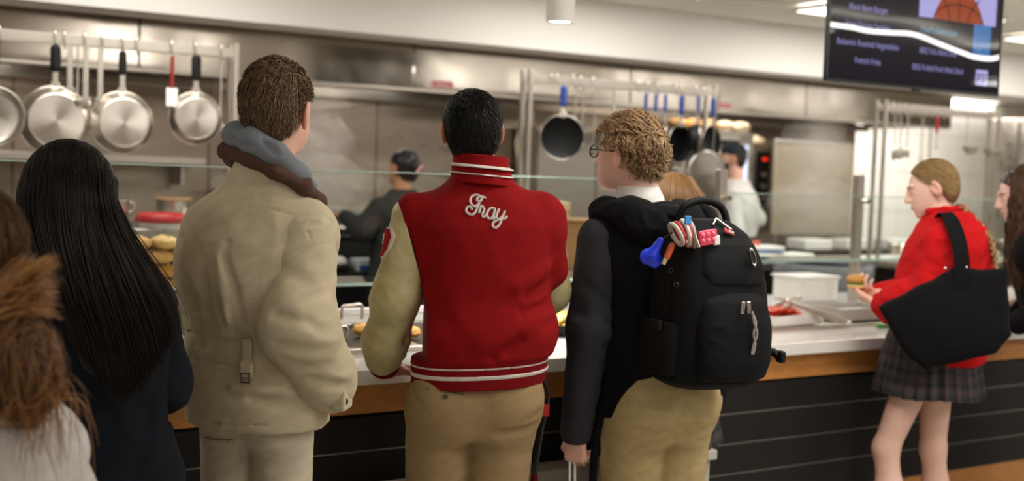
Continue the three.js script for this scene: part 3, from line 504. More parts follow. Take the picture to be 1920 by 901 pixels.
// surface of f = 0 inside lo..hi with cells of h; paint(x, y, z) gives a linear colour
function skin(f, lo, hi, h, paint) {
  const nx = Math.ceil((hi[0] - lo[0]) / h) + 1, ny = Math.ceil((hi[1] - lo[1]) / h) + 1, nz = Math.ceil((hi[2] - lo[2]) / h) + 1, v = new Float32Array(nx * ny * nz).fill(1), B = 4;
  for (let k = 0; k < nz; k += B) for (let j = 0; j < ny; j += B) for (let i = 0; i < nx; i += B) {
    const c = f(lo[0] + (i + 1.5) * h, lo[1] + (j + 1.5) * h, lo[2] + (k + 1.5) * h), far = abs(c) > h * 5.2 + 0.006;
    for (let kk = k; kk < min(k + B, nz); kk++) for (let jj = j; jj < min(j + B, ny); jj++) for (let ii = i; ii < min(i + B, nx); ii++) v[(kk * ny + jj) * nx + ii] = far ? c : f(lo[0] + ii * h, lo[1] + jj * h, lo[2] + kk * h);
  }
  const id = new Int32Array(nx * ny * nz).fill(-1), P = [], at = (i, j, k) => (k * ny + j) * nx + i;
  const E = [[0, 1], [2, 3], [4, 5], [6, 7], [0, 2], [1, 3], [4, 6], [5, 7], [0, 4], [1, 5], [2, 6], [3, 7]], cv = new Float32Array(8);
  for (let k = 0; k < nz - 1; k++) for (let j = 0; j < ny - 1; j++) for (let i = 0; i < nx - 1; i++) {
    let m = 0; for (let q = 0; q < 8; q++) { cv[q] = v[at(i + (q & 1), j + ((q >> 1) & 1), k + (q >> 2))]; if (cv[q] < 0) m |= 1 << q; }
    if (m === 0 || m === 255) continue;
    let n = 0, sx = 0, sy = 0, sz = 0;
    for (const [a, b] of E) if (((m >> a) & 1) !== ((m >> b) & 1)) { const t = cv[a] / (cv[a] - cv[b]); n++; sx += lerp(a & 1, b & 1, t); sy += lerp((a >> 1) & 1, (b >> 1) & 1, t); sz += lerp(a >> 2, b >> 2, t); }
    id[at(i, j, k)] = P.length / 3; P.push(lo[0] + (i + sx / n) * h, lo[1] + (j + sy / n) * h, lo[2] + (k + sz / n) * h);
  }
  const I = [];
  const quad = (a, b, c, d, flip) => { if (a < 0 || b < 0 || c < 0 || d < 0) return; if (flip) I.push(a, c, b, b, c, d); else I.push(a, b, c, b, d, c); };
  for (let k = 1; k < nz - 1; k++) for (let j = 1; j < ny - 1; j++) for (let i = 1; i < nx - 1; i++) {
    const a = v[at(i, j, k)] < 0;
    if (a !== v[at(i + 1, j, k)] < 0) quad(id[at(i, j - 1, k - 1)], id[at(i, j, k - 1)], id[at(i, j - 1, k)], id[at(i, j, k)], !a);
    if (a !== v[at(i, j + 1, k)] < 0) quad(id[at(i - 1, j, k - 1)], id[at(i, j, k - 1)], id[at(i - 1, j, k)], id[at(i, j, k)], a);
    if (a !== v[at(i, j, k + 1)] < 0) quad(id[at(i - 1, j - 1, k)], id[at(i, j - 1, k)], id[at(i - 1, j, k)], id[at(i, j, k)], !a);
  }
  const n = P.length / 3, N = new Float32Array(n * 3), uv = new Float32Array(n * 2), col = paint ? new Float32Array(n * 3) : null, e = h * 0.25;
  for (let q = 0; q < n; q++) {
    let x = P[q * 3], y = P[q * 3 + 1], z = P[q * 3 + 2], gx, gy, gz, L;
    for (let s = 0; s < 2; s++) {
      gx = f(x + e, y, z) - f(x - e, y, z); gy = f(x, y + e, z) - f(x, y - e, z); gz = f(x, y, z + e) - f(x, y, z - e); L = hypot(gx, gy, gz) || 1;
      if (s === 0) { const d = f(x, y, z), g = L / (2 * e), st = clamp(d / max(g, 0.4), -h * 0.5, h * 0.5); x -= (gx / L) * st; y -= (gy / L) * st; z -= (gz / L) * st; }
    }
    P[q * 3] = x; P[q * 3 + 1] = y; P[q * 3 + 2] = z; N[q * 3] = gx / L; N[q * 3 + 1] = gy / L; N[q * 3 + 2] = gz / L;
    uv[q * 2] = x * 0.8 + z * 0.6; uv[q * 2 + 1] = y + z * 0.25;
    if (col) { const c = paint(x, y, z); col[q * 3] = c[0]; col[q * 3 + 1] = c[1]; col[q * 3 + 2] = c[2]; }
  }
  const g = new THREE.BufferGeometry();
  g.setAttribute('position', new THREE.BufferAttribute(new Float32Array(P), 3)); g.setAttribute('normal', new THREE.BufferAttribute(N, 3)); g.setAttribute('uv', new THREE.BufferAttribute(uv, 2));
  if (col) g.setAttribute('color', new THREE.BufferAttribute(col, 3));
  g.setIndex(I);
  return g;
}
// locks of hair: each a list of [x,y,z], tapering flat tubes with a colour of their own
function locks(list, r, sides = 4) {
  const P = [], N = [], C = [], I = [], uv = [], t = V(0, 0, 0), a = V(0, 0, 0), b = V(0, 0, 0);
  for (const { pts, w = 1, c } of list) {
    const base = P.length / 3, n = pts.length;
    for (let i = 0; i < n; i++) {
      const p = pts[i], q = pts[min(i + 1, n - 1)], o = pts[max(i - 1, 0)]; t.set(q[0] - o[0], q[1] - o[1], q[2] - o[2]).normalize();
      a.set(0.3, 0.1, 0.95).cross(t).normalize(); b.crossVectors(t, a);
      const k = i / (n - 1), rr = r * w * (k < 0.1 ? 0.6 + 4 * k : 1 - 0.75 * Math.pow(k, 3));
      for (let s = 0; s < sides; s++) { const an = (s / sides) * 2 * Math.PI, cx = cos(an), sy_ = sin(an), nx = a.x * cx + b.x * sy_, ny = a.y * cx + b.y * sy_, nz = a.z * cx + b.z * sy_; P.push(p[0] + nx * rr, p[1] + ny * rr, p[2] + nz * rr); N.push(nx, ny, nz); C.push(...c); uv.push(s / sides, k); }
      if (i) for (let s = 0; s < sides; s++) { const u0 = base + (i - 1) * sides + s, u1 = base + (i - 1) * sides + ((s + 1) % sides), w0 = u0 + sides, w1 = u1 + sides; I.push(u0, u1, w0, u1, w1, w0); }
    }
  }
  const g = new THREE.BufferGeometry();
  g.setAttribute('position', new THREE.BufferAttribute(new Float32Array(P), 3)); g.setAttribute('normal', new THREE.BufferAttribute(new Float32Array(N), 3)); g.setAttribute('uv', new THREE.BufferAttribute(new Float32Array(uv), 2)); g.setAttribute('color', new THREE.BufferAttribute(new Float32Array(C), 3)); g.setIndex(I);
  return g;
}
const lin = (hex) => { const c = new THREE.Color(hex); return [c.r, c.g, c.b]; };
const shade = (c, k) => [c[0] * k, c[1] * k, c[2] * k];
function mergeSkin(gs) { const white = (g) => { if (!g.attributes.color) g.setAttribute('color', new THREE.BufferAttribute(new Float32Array(g.attributes.position.count * 3).fill(1), 3)); return g; }; return mergeGeometries(gs.map(white)); }
const hairMat = (o = {}) => mat('#ffffff', { vertexColors: true, roughness: 0.42, specularIntensity: 0.8, ...o });

// head about its own middle, face towards -z; k scales it
function headField(o = {}) {
  const w = o.w || 1, j = o.jaw || 1;
  let f = U(0.03, El([0, 0.028, 0.018], [0.076 * w, 0.09, 0.097]), El([0, -0.02, -0.03], [0.064 * w, 0.085, 0.062]), El([0, -0.07, -0.045], [0.046 * w * j, 0.042, 0.045]));
  f = U(0.014, f, El([0, -0.096, -0.072], [0.022 * j, 0.017, 0.018]), Cn([0, 0.018, -0.088], [0, -0.022, -0.108], 0.008, 0.0125), El([0.012, -0.026, -0.096], [0.009, 0.008, 0.01]), El([-0.012, -0.026, -0.096], [0.009, 0.008, 0.01]));
  f = U(0.006, f, El([0, -0.053, -0.0935], [0.02, 0.0055, 0.008]), El([0, -0.063, -0.092], [0.017, 0.0065, 0.009]), Cn([0.045, 0.034, -0.072], [0.012, 0.03, -0.088], 0.008, 0.008), Cn([-0.045, 0.034, -0.072], [-0.012, 0.03, -0.088], 0.008, 0.008));
  f = Sub(f, U(0.005, El([0.032, 0.012, -0.094], [0.017, 0.011, 0.012]), El([-0.032, 0.012, -0.094], [0.017, 0.011, 0.012])), 0.012);
  f = U(0.003, f, El([0.031, 0.011, -0.075], [0.012, 0.011, 0.0125]), El([-0.031, 0.011, -0.075], [0.012, 0.011, 0.0125]));
  for (const s of [-1, 1]) {
    const ear = Sub(Turned(El([0, 0, 0], [0.01, 0.036, 0.023]), frame([s * 0.087 * w, -0.002 + (o.earY || 0), 0.016], -0.15, s * 0.5, s * -0.12)), Turned(El([0, 0.004, -0.003], [0.006, 0.022, 0.012]), frame([s * 0.097 * w, o.earY || 0, 0.012], -0.15, s * 0.5, 0)), 0.006);
    f = U(0.01, f, ear);
  }
  return f;
}
function facePaint(base, lip, brow, o = {}) {
  return (x, y, z) => {
    let c = base;
    const mix = (d, k) => { c = [lerp(c[0], d[0], k), lerp(c[1], d[1], k), lerp(c[2], d[2], k)]; };
    if (z < -0.03) {
      mix(lip, 0.85 * (1 - sst(0.7, 1.15, hypot(x / 0.021, (y + 0.058) / 0.0115))));
      for (const s of [-1, 1]) {
        mix(brow, 0.85 * (1 - sst(0.6, 1.1, hypot((x - s * 0.033) / 0.021, (y - 0.036 + abs(x - s * 0.03) * 0.15) / 0.0045))));
        mix([0.75, 0.72, 0.68], 1 - sst(0.7, 1.05, hypot((x - s * 0.031) / 0.011, (y - 0.01) / 0.0048)));
        mix([0.02, 0.014, 0.01], 1 - sst(0.75, 1.1, hypot((x - s * 0.031) / 0.005, (y - 0.01) / 0.005)));
        mix(brow, 1 - sst(0.6, 1.1, hypot((x - s * 0.031) / 0.0135, (y - 0.0165) / 0.0022)));
      }
    }
    if (abs(x) > 0.07) mix([c[0] * 1.05, c[1] * 0.82, c[2] * 0.78], 0.6 * sst(0.07, 0.085, abs(x)));
    return c;
  };
}
// a hand about its wrist: fingers along -y, back of the hand towards +z, thumb on the +x side (mirrored with side -1)
function handField(side, curl, spread = 0.12, thumb = [0.5, 0.5]) {
  const fs = [Bx([side * 0.002, -0.048, 0], [0.04, 0.048, 0.0135], 0.013), Cn([0, 0.03, 0], [0, -0.01, 0], 0.026, 0.028)];
  const palm = U(0.02, ...fs), all = [];
  const root = [[0.03, -0.088], [0.01, -0.094], [-0.011, -0.092], [-0.03, -0.083]], len = [[0.042, 0.026, 0.02], [0.047, 0.03, 0.021], [0.043, 0.028, 0.02], [0.034, 0.021, 0.018]], rad = [0.0095, 0.0098, 0.0093, 0.0082];
  for (let i = 0; i < 4; i++) {
    let p = [side * root[i][0], root[i][1] + 0.012, 0], a = 0; const out = side * (1.5 - i) * spread * 0.5;
    for (let s = 0; s < 3; s++) { a += curl[i] * [0.75, 1.05, 0.8][s]; const L = len[i][s] + (s ? 0 : 0.012), q = [p[0] + sin(out) * L * cos(a), p[1] - cos(out) * L * cos(a), p[2] - sin(a) * L]; all.push(Cn(p, q, rad[i] * (1 - s * 0.08), rad[i] * (0.93 - s * 0.1))); p = q; }
  }
  const t0 = [side * 0.03, -0.022, -0.006], t1 = [side * (0.03 + 0.042 * sin(thumb[0])), -0.022 - 0.04 * cos(thumb[0] * 0.8), -0.012 - 0.012 * thumb[1]], t2 = [t1[0] + side * 0.012 * (1 - thumb[1] * 2), t1[1] - 0.03, t1[2] - 0.014 * thumb[1]], t3 = [t2[0] - side * 0.014 * thumb[1], t2[1] - 0.022, t2[2] - 0.012 * thumb[1]];
  const th = U(0.006, Cn(t0, t1, 0.015, 0.0115), Cn(t1, t2, 0.0112, 0.0102), Cn(t2, t3, 0.0102, 0.0082));
  return (x, y, z) => { let d = palm(x, y, z); let m = 9; for (const f of all) m = min(m, f(x, y, z)); d = smin(d, m, 0.007); return smin(d, th(x, y, z), 0.01); };
}
const SKIN = { fair: lin('#dcab95'), pale: lin('#e3b8a6'), tan: lin('#bd8560'), light: lin('#d9a98a') };
// the whole body under the clothes as one mesh; J holds the joints, parts with a fine grid of their own are merged in
function body(parent, J, o) {
  const c = o.skin, s = o.s || 1, gs = [], flatPaint = () => c;
  const arm = (S, E_, W) => U(0.02, Cn(S, E_, 0.048 * s, 0.038 * s), Cn(E_, W, 0.038 * s, 0.026 * s));
  const leg = (H, K, A, T) => U(0.03, Cn(H, K, 0.078 * s, 0.05 * s), Cn(K, lerp3(K, A, 0.35), 0.05 * s, 0.05 * s), Cn(lerp3(K, A, 0.35), A, 0.05 * s, 0.034 * s), Cn(A, T, 0.036 * s, 0.026 * s));
  const [nx, ny, nz] = J.neck, p = J.pelvis;
  const trunk = U(0.05, Cn([p[0], p[1] + 0.02, p[2]], lerp3(p, J.neck, 0.5), 0.115 * s, 0.1 * s), Cn(lerp3(p, J.neck, 0.5), [nx, ny - 0.12, nz], 0.1 * s, 0.105 * s), Cn(J.shL, J.shR, 0.05 * s, 0.05 * s), Cn([nx, ny - 0.05, nz], J.head, 0.055 * s, 0.052 * s));
  const f = U(0.03, trunk, arm(J.shL, J.elL, J.wrL), arm(J.shR, J.elR, J.wrR), leg(J.hipL, J.knL, J.anL, J.toL), leg(J.hipR, J.knR, J.anR, J.toR));
  const all = Object.values(J).filter((q) => Array.isArray(q)), lo = [0, 1, 2].map((k) => min(...all.map((q) => q[k])) - 0.16), hi = [0, 1, 2].map((k) => max(...all.map((q) => q[k])) + 0.16);
  lo[1] = -0.03; hi[1] = J.head[1];
  gs.push(skin(f, lo, hi, 0.014, o.legPaint ? o.legPaint : flatPaint));
  const hm = frame(J.head, ...(o.headTurn || [0, 0, 0])), inv = hm.clone().invert(), hf = Turned(headField(o.head || {}), hm), e = inv.elements;
  const fp = facePaint(c, o.lip || lin('#b5655c'), o.brow || lin('#3a2a1e'));
  const nk = Cn([nx, ny - 0.02, nz], [J.head[0] * 0.7 + nx * 0.3, J.head[1] - 0.05, J.head[2] * 0.7 + nz * 0.3 + 0.012], 0.056 * (o.neckW || 1), 0.052 * (o.neckW || 1));
  gs.push(skin(U(0.03, hf, nk), [J.head[0] - 0.14, ny - 0.09, J.head[2] - 0.14], [J.head[0] + 0.14, J.head[1] + 0.14, J.head[2] + 0.15], 0.0036, (x, y, z) => fp(e[0] * x + e[4] * y + e[8] * z + e[12], e[1] * x + e[5] * y + e[9] * z + e[13], e[2] * x + e[6] * y + e[10] * z + e[14])));
  for (const h of o.hands || []) { const q = h.at; gs.push(skin(Turned(handField(h.side, h.curl, h.spread, h.thumb), h.m), [q[0] - 0.16, q[1] - 0.2, q[2] - 0.16], [q[0] + 0.16, q[1] + 0.16, q[2] + 0.16], 0.0032, (x, y, z) => [c[0] * 1.02, c[1] * 0.95, c[2] * 0.92])); }
  return part(parent, 'body', mergeSkin(gs), mat('#ffffff', { vertexColors: true, roughness: 0.5, sheen: 0.2, sheenColor: new THREE.Color(1, 0.7, 0.6), bumpMap: rep(GRAIN, 30), bumpScale: 0.0002 }));
}
const lerp3 = (a, b, t) => [lerp(a[0], b[0], t), lerp(a[1], b[1], t), lerp(a[2], b[2], t)];
const add3 = (a, x, y, z) => [a[0] + x, a[1] + y, a[2] + z];
// standing skeleton of height h facing -z; o overrides joints
function joints(h, o = {}) {
  const w = o.w || 0.185, hip = 0.085;
  return { pelvis: [0, 0.53 * h, 0], neck: [0, 0.845 * h, 0.01], head: [0, h - 0.122, -0.01], shL: [-w + 0.02, 0.805 * h, 0.01], shR: [w - 0.02, 0.805 * h, 0.01], elL: [-w - 0.03, 0.63 * h, 0.02], elR: [w + 0.03, 0.63 * h, 0.02], wrL: [-w - 0.03, 0.49 * h, -0.04], wrR: [w + 0.03, 0.49 * h, -0.04],
    hipL: [-hip, 0.51 * h, 0], hipR: [hip, 0.51 * h, 0], knL: [-hip - 0.01, 0.28 * h, 0], knR: [hip + 0.01, 0.28 * h, 0], anL: [-hip - 0.015, 0.05 * h, 0.03], anR: [hip + 0.015, 0.05 * h, 0.03], toL: [-hip - 0.03, 0.028, -0.12], toR: [hip + 0.03, 0.028, -0.12], ...o.j };
}
function shoes(parent, J, m, sole) {
  for (const s of ['L', 'R']) {
    const a = J['an' + s], t = J['to' + s], f = And(U(0.03, Cn([a[0], 0.05, a[2] + 0.01], [t[0], 0.04, t[2]], 0.046, 0.042), Cn([a[0], 0.06, a[2]], [a[0], 0.1, a[2]], 0.05, 0.048)), (x, y) => 0.004 - y);
    const sh = part(parent, 'shoe', skin(f, [min(a[0], t[0]) - 0.08, -0.01, t[2] - 0.08], [max(a[0], t[0]) + 0.08, 0.16, a[2] + 0.1], 0.008), m);
    part(sh, 'sole', skin(And(U(0.03, Cn([a[0], 0.02, a[2] + 0.01], [t[0], 0.02, t[2]], 0.05, 0.046)), (x, y) => max(y - 0.022, 0.001 - y)), [min(a[0], t[0]) - 0.08, -0.01, t[2] - 0.08], [max(a[0], t[0]) + 0.08, 0.05, a[2] + 0.1], 0.008), sole);
  }
}
function trousers(parent, J, o) {
  const p = J.pelvis, w = o.waist || p[1] + 0.1, hw = o.hw || 0.17, hd = o.hd || 0.12, rr = o.r || [0.1, 0.085, 0.068], cr = p[1] - (o.crotch || 0.1);
  const legF = (s) => { const H = J['hip' + s], K = J['kn' + s], A = J['an' + s]; return U(0.02, Cn(add3(H, 0, -0.05, 0.005), K, rr[0], rr[1]), Cn(K, [A[0], 0.09, A[2]], rr[1], rr[2])); };
  const top = Lf([[cr - 0.02, hw * 0.8, hd * 0.85, p[0], p[2]], [cr + 0.06, hw, hd, p[0], p[2]], [p[1] + 0.02, hw, hd, p[0], p[2]], [w, hw * 0.93, hd * 0.9, p[0], p[2]]], 2.2, 0.02);
  const seat = U(0.03, El([p[0] - hw * 0.45, p[1] - 0.03, p[2] + hd * 0.55], [hw * 0.52, 0.11, hd * 0.56]), El([p[0] + hw * 0.45, p[1] - 0.03, p[2] + hd * 0.55], [hw * 0.52, 0.11, hd * 0.56]));
  const legs = (x, y, z) => smin(legF_[0](x, y, z), legF_[1](x, y, z), 0.012), legF_ = [legF('L'), legF('R')];
  let f = U(0.045, top, legs, seat);
  f = Fold(And(f, (x, y) => 0.05 - y, 0.01), o.folds, o.crumple || [0.002, 6, 1.2]);
  const all = [p, J.knL, J.knR, J.anL, J.anR, J.hipL, J.hipR], lo = [min(...all.map((q) => q[0])) - 0.2, 0.03, min(...all.map((q) => q[2])) - 0.2], hi = [max(...all.map((q) => q[0])) + 0.2, w + 0.02, max(...all.map((q) => q[2])) + 0.24];
  const t = part(parent, 'trousers', skin(f, lo, hi, o.cell || 0.0085), o.mat);
  return { mesh: t, f };
}
// distance along +z or any direction from outside to f = 0: returns the point
function onto(f, p, d, n = 60) { let [x, y, z] = p; for (let i = 0; i < n; i++) { const q = f(x, y, z); if (q < 0.0004) break; x += d[0] * q * 0.7; y += d[1] * q * 0.7; z += d[2] * q * 0.7; } return [x, y, z]; }
// short hair: locks lying on a scalp
function shortHair(parent, name, hm, scalp, o) {
  const r = rng(o.seed), L = [], c0 = lin(o.color), c1 = lin(o.color2 || o.color), e = 0.002;
  const grad = (x, y, z) => { const gx = scalp(x + e, y, z) - scalp(x - e, y, z), gy = scalp(x, y + e, z) - scalp(x, y - e, z), gz = scalp(x, y, z + e) - scalp(x, y, z - e), l = hypot(gx, gy, gz) || 1; return [gx / l, gy / l, gz / l]; };
  for (let i = 0; i < o.n; i++) {
    const th = r() * 2 * Math.PI, cy = 1 - r() * (o.down || 1.5), sy_ = sqrt(max(0, 1 - cy * cy)); let p = onto(scalp, [0.3 * sy_ * cos(th), 0.02 + 0.3 * cy, 0.02 + 0.3 * sy_ * sin(th)], [-sy_ * cos(th), -cy, -sy_ * sin(th)], 40);
    if (o.keep && !o.keep(...p)) continue;
    const pts = [p], n0 = grad(...p); let dir = o.flow(p, n0, r); const len = o.len * (0.7 + 0.6 * r()) * (o.lenF ? o.lenF(p) : 1), N = o.seg || 5, ph = o.phase ? o.phase(p) : r() * 6.28;
    for (let s = 1; s <= N; s++) {
      const st = len / N; const w = o.wave ? o.wave * sin(s * (o.waveF || 1.5) + ph) : 0;
      let q = [p[0] + dir[0] * st + w * n0[2], p[1] + dir[1] * st + w * 0.5, p[2] + dir[2] * st - w * n0[0]]; const d = scalp(...q), g = grad(...q), want = (o.lift || 0.004) * (s / N) * (0.5 + r());
      if (o.hug !== false) q = [q[0] + g[0] * (want - d), q[1] + g[1] * (want - d), q[2] + g[2] * (want - d)];
      const nd = [q[0] - p[0], q[1] - p[1], q[2] - p[2]], l = hypot(...nd) || 1; dir = nd.map((a, k) => lerp(a / l, dir[k], 0.3)); p = q; pts.push(q);
    }
    const k = r(), j = 0.75 + 0.5 * r(); L.push({ pts, c: [lerp(c0[0], c1[0], k) * j, lerp(c0[1], c1[1], k) * j, lerp(c0[2], c1[2], k) * j], w: 0.7 + 0.6 * r() });
  }
  const g = locks(L, o.r, 3); g.applyMatrix4(hm);
  return g;
}
// ================= the guests in the queue =================
const path3 = (pts, rs, k = 0.03) => U(k, ...pts.slice(1).map((p, i) => Cn(pts[i], p, rs[i] ?? rs, rs[i + 1] ?? rs)));
const hairLine = (z) => { const t = [[-0.12, 0.1], [-0.07, 0.088], [-0.052, 0.062], [-0.035, 0.036], [-0.012, 0.03], [0.03, 0.026], [0.044, -0.03], [0.06, -0.066], [0.12, -0.08]]; for (let i = 1; i < t.length; i++) if (z < t[i][0]) return lerp(t[i - 1][1], t[i][1], clamp((z - t[i - 1][0]) / (t[i][0] - t[i - 1][0]))); return -0.08; };
const cran = (t, w = 1) => U(0.03, El([0, 0.028, 0.018], [0.076 * w + t, 0.09 + t, 0.097 + t]), El([0, -0.03, 0.045], [0.058 * w + t, 0.06, 0.05 + t]));
function hairCap(t, w, line, color, rough = 0.003, f = 60) { const c = cran(t, w); return skin((x, y, z) => smax(c(x, y, z) + rough * noise3(x * f, y * f * 0.6, z * f), line(x, y, z) - y, 0.012), [-0.13, -0.13, -0.13], [0.13, 0.17, 0.16], 0.004, () => lin(color)); }
const trouserMat = (c) => cloth(c, { bumpMap: rep(WEAVE, 14), bumpScale: 0.0004 });
const pr = (g, name, f, lo, hi, h, m) => part(g, name, skin(f, lo, hi, h), m);

// ---------- man in the tan field coat ----------
{
  const g = thing('person', 'man in a tan field coat with brown collar, head turned right', 'person', [0.976, 0, 0.31], -40 * R, 'guests queuing at the counter');
  const J = joints(1.75, { j: { head: [0.042, 1.627, 0.0], neck: [0.02, 1.47, 0.02], elL: [-0.15, 1.1, -0.05], wrL: [-0.14, 0.95, -0.17], elR: [0.15, 1.09, 0.12], wrR: [0.19, 0.95, 0.0], hipL: [-0.06, 0.87, 0.0], hipR: [0.064, 0.87, 0], knL: [-0.066, 0.48, 0], knR: [0.07, 0.48, 0], anL: [-0.075, 0.085, 0.03], anR: [0.08, 0.085, 0.03], shR: [0.13, 1.33, 0.03], shL: [-0.13, 1.34, 0.0] } });
  body(g, J, { s: 0.86, skin: SKIN.fair, headTurn: [0.04, -0.14, 0.03, 0.97], head: { w: 0.92, earY: -0.016 }, brow: lin('#5b452e') });
  const coat = cloth('#cbbd9f', { bumpMap: rep(WEAVE, 12) });
  const torso = Lf([[0.84, 0.18, 0.145, 0.005, 0.01], [0.93, 0.186, 0.155, 0.002, 0.01], [1.03, 0.184, 0.148, 0, 0.012], [1.07, 0.178, 0.14, 0, 0.012], [1.2, 0.2, 0.152, -0.01, 0.012], [1.3, 0.198, 0.135, -0.008, 0.01], [1.365, 0.17, 0.115, 0, 0.005], [1.43, 0.115, 0.098, 0.005, 0.005], [1.5, 0.08, 0.085, 0.02, 0.01]], 2.15, 0.012);
  const back = U(0.05, torso, Cn([-0.12, 1.335, 0.005], [0.13, 1.325, 0.02], 0.06, 0.06));
  const folds = [[[-0.03, 1.3, 0.15], [-0.035, 1.27, 0.16], 0.008, 0.02], [[-0.035, 1.27, 0.16], [0.0, 1.19, 0.17], 0.009, 0.022], [[0.0, 1.19, 0.17], [0.03, 1.06, 0.165], 0.009, 0.02], [[-0.045, 1.27, 0.16], [-0.015, 1.08, 0.17], 0.012, -0.006],
    [[-0.13, 1.2, 0.13], [-0.1, 1.05, 0.14], 0.012, 0.005], [[-0.09, 1.25, 0.15], [-0.07, 1.12, 0.16], 0.015, 0.004], [[-0.17, 1.3, 0.08], [-0.15, 1.1, 0.1], 0.014, 0.004],
    [[-0.2, 1.075, 0.0], [-0.1, 1.07, 0.15], 0.006, 0.005], [[-0.1, 1.07, 0.15], [0.05, 1.055, 0.17], 0.006, 0.005], [[-0.2, 1.02, 0.0], [-0.1, 1.012, 0.15], 0.005, 0.003], [[-0.1, 1.012, 0.15], [0.05, 1.0, 0.17], 0.005, 0.003],
    [[0.05, 0.93, 0.165], [0.16, 0.9, 0.12], 0.014, 0.006], [[0.0, 0.96, 0.17], [0.14, 0.945, 0.14], 0.014, -0.005], [[-0.22, 0.862, 0.02], [-0.1, 0.862, 0.15], 0.004, 0.003], [[-0.1, 0.862, 0.15], [0.14, 0.865, 0.15], 0.004, 0.003], [[-0.17, 1.37, 0.1], [0.0, 1.395, 0.125], 0.004, 0.0025], [[0.0, 1.395, 0.125], [0.12, 1.37, 0.1], 0.004, 0.0025]];
  pr(g, 'coat', Fold(back, folds.map(([p, q, w, d]) => [p, q, w, d * 1.6]), [0.004, 6, 0.7]), [-0.3, 0.82, -0.2], [0.29, 1.54, 0.25], 0.006, coat);
  const sleeve = (S, E_, W, sd, k) => { const f = U(0.05, Cn(S, E_, 0.076, 0.088), Cn(E_, lerp3(E_, W, 0.75), 0.088, 0.074), Cn(lerp3(E_, W, 0.75), W, 0.074, 0.06)); return Fold(f, k.map(([p, q, w, d]) => [p, q, w, d * 1.5]), [0.004, 7, 0.8]); };
  const fr = [[[0.16, 1.33, 0.11], [0.23, 1.2, 0.17], 0.004, 0.003], [[0.23, 1.2, 0.17], [0.25, 1.0, 0.16], 0.004, 0.003], [[0.12, 1.14, 0.2], [0.25, 1.11, 0.19], 0.018, 0.007], [[0.13, 1.07, 0.22], [0.27, 1.05, 0.17], 0.016, 0.008], [[0.14, 1.02, 0.2], [0.29, 1.0, 0.1], 0.016, 0.009], [[0.18, 0.98, 0.16], [0.29, 0.95, 0.06], 0.014, 0.008], [[0.1, 1.24, 0.14], [0.2, 1.22, 0.17], 0.02, 0.006], [[0.13, 1.355, 0.1], [0.19, 1.36, 0.08], 0.008, -0.004]];
  pr(g, 'sleeve', sleeve([0.13, 1.31, 0.04], [0.145, 1.1, 0.12], [0.195, 0.94, 0.02], 1, fr), [0.02, 0.82, -0.15], [0.36, 1.5, 0.28], 0.006, coat);
  pr(g, 'sleeve', sleeve([-0.13, 1.3, 0.0], [-0.14, 1.11, -0.05], [-0.13, 0.97, -0.15], -1, []), [-0.34, 0.85, -0.24], [-0.02, 1.5, 0.14], 0.009, coat);
  const cuff = pr(g, 'cuff_strap', Bx([0.236, 0.922, 0.05], [0.018, 0.028, 0.035], 0.008), [0.19, 0.87, -0.01], [0.28, 0.98, 0.11], 0.005, coat);
  part(cuff, 'button', new THREE.CylinderGeometry(0.009, 0.009, 0.005, 14).rotateZ(Math.PI / 2).rotateY(-0.9).translate(0.25, 0.92, 0.075), M.black);
  const belt = pr(g, 'waist_tab', U(0.01, Bx([0.035, 1.045, 0.168], [0.012, 0.03, 0.006], 0.004), Bx([0.036, 1.0, 0.17], [0.016, 0.018, 0.009], 0.004)), [0.0, 0.96, 0.14], [0.07, 1.1, 0.2], 0.004, coat);
  part(belt, 'buckle', new THREE.TorusGeometry(0.015, 0.003, 6, 4).rotateZ(Math.PI / 4).translate(0.036, 0.982, 0.178), mat('#5b5140', { roughness: 0.5, metalness: 0.5 }));
  const cord = mat('#4a2f22', { roughness: 0.85, bumpMap: rep(BRUSHED, 6, 6), bumpScale: 0.002 });
  const ringP = [[-0.075, 1.45, -0.1], [-0.095, 1.505, -0.03], [-0.075, 1.52, 0.05], [0.0, 1.505, 0.1], [0.07, 1.475, 0.105], [0.125, 1.44, 0.05], [0.135, 1.40, -0.03], [0.11, 1.33, -0.11]];
  pr(g, 'corduroy_collar', Fold((x, y, z) => path3(ringP, 0.019, 0.02)(x, lerp(y, y, 1), z), [], [0.002, 12, 1]), [-0.16, 1.27, -0.16], [0.2, 1.58, 0.16], 0.005, cord);
  const hoodP = [[-0.055, 1.5, -0.08], [-0.07, 1.545, -0.01], [-0.05, 1.56, 0.055], [0.01, 1.545, 0.1], [0.07, 1.515, 0.1], [0.11, 1.47, 0.05], [0.115, 1.43, -0.03]];
  pr(g, 'hood', Fold(path3(hoodP, [0.02, 0.026, 0.029, 0.03, 0.028, 0.024, 0.02], 0.02), [[[-0.03, 1.58, 0.09], [0.08, 1.52, 0.13], 0.01, 0.008], [[-0.06, 1.55, 0.09], [0.02, 1.53, 0.14], 0.01, 0.006]], [0.002, 14, 1]), [-0.14, 1.36, -0.14], [0.18, 1.64, 0.17], 0.005, cloth('#80858c'));
  const hm = frame(J.head, 0.04, -0.14, 0.03, 0.97), cp = hairCap(0.011, 0.92, (x, y, z) => hairLine(z) - (z > 0.04 ? 0.006 : 0.012), '#4f3a26', 0.002, 45); cp.applyMatrix4(hm);
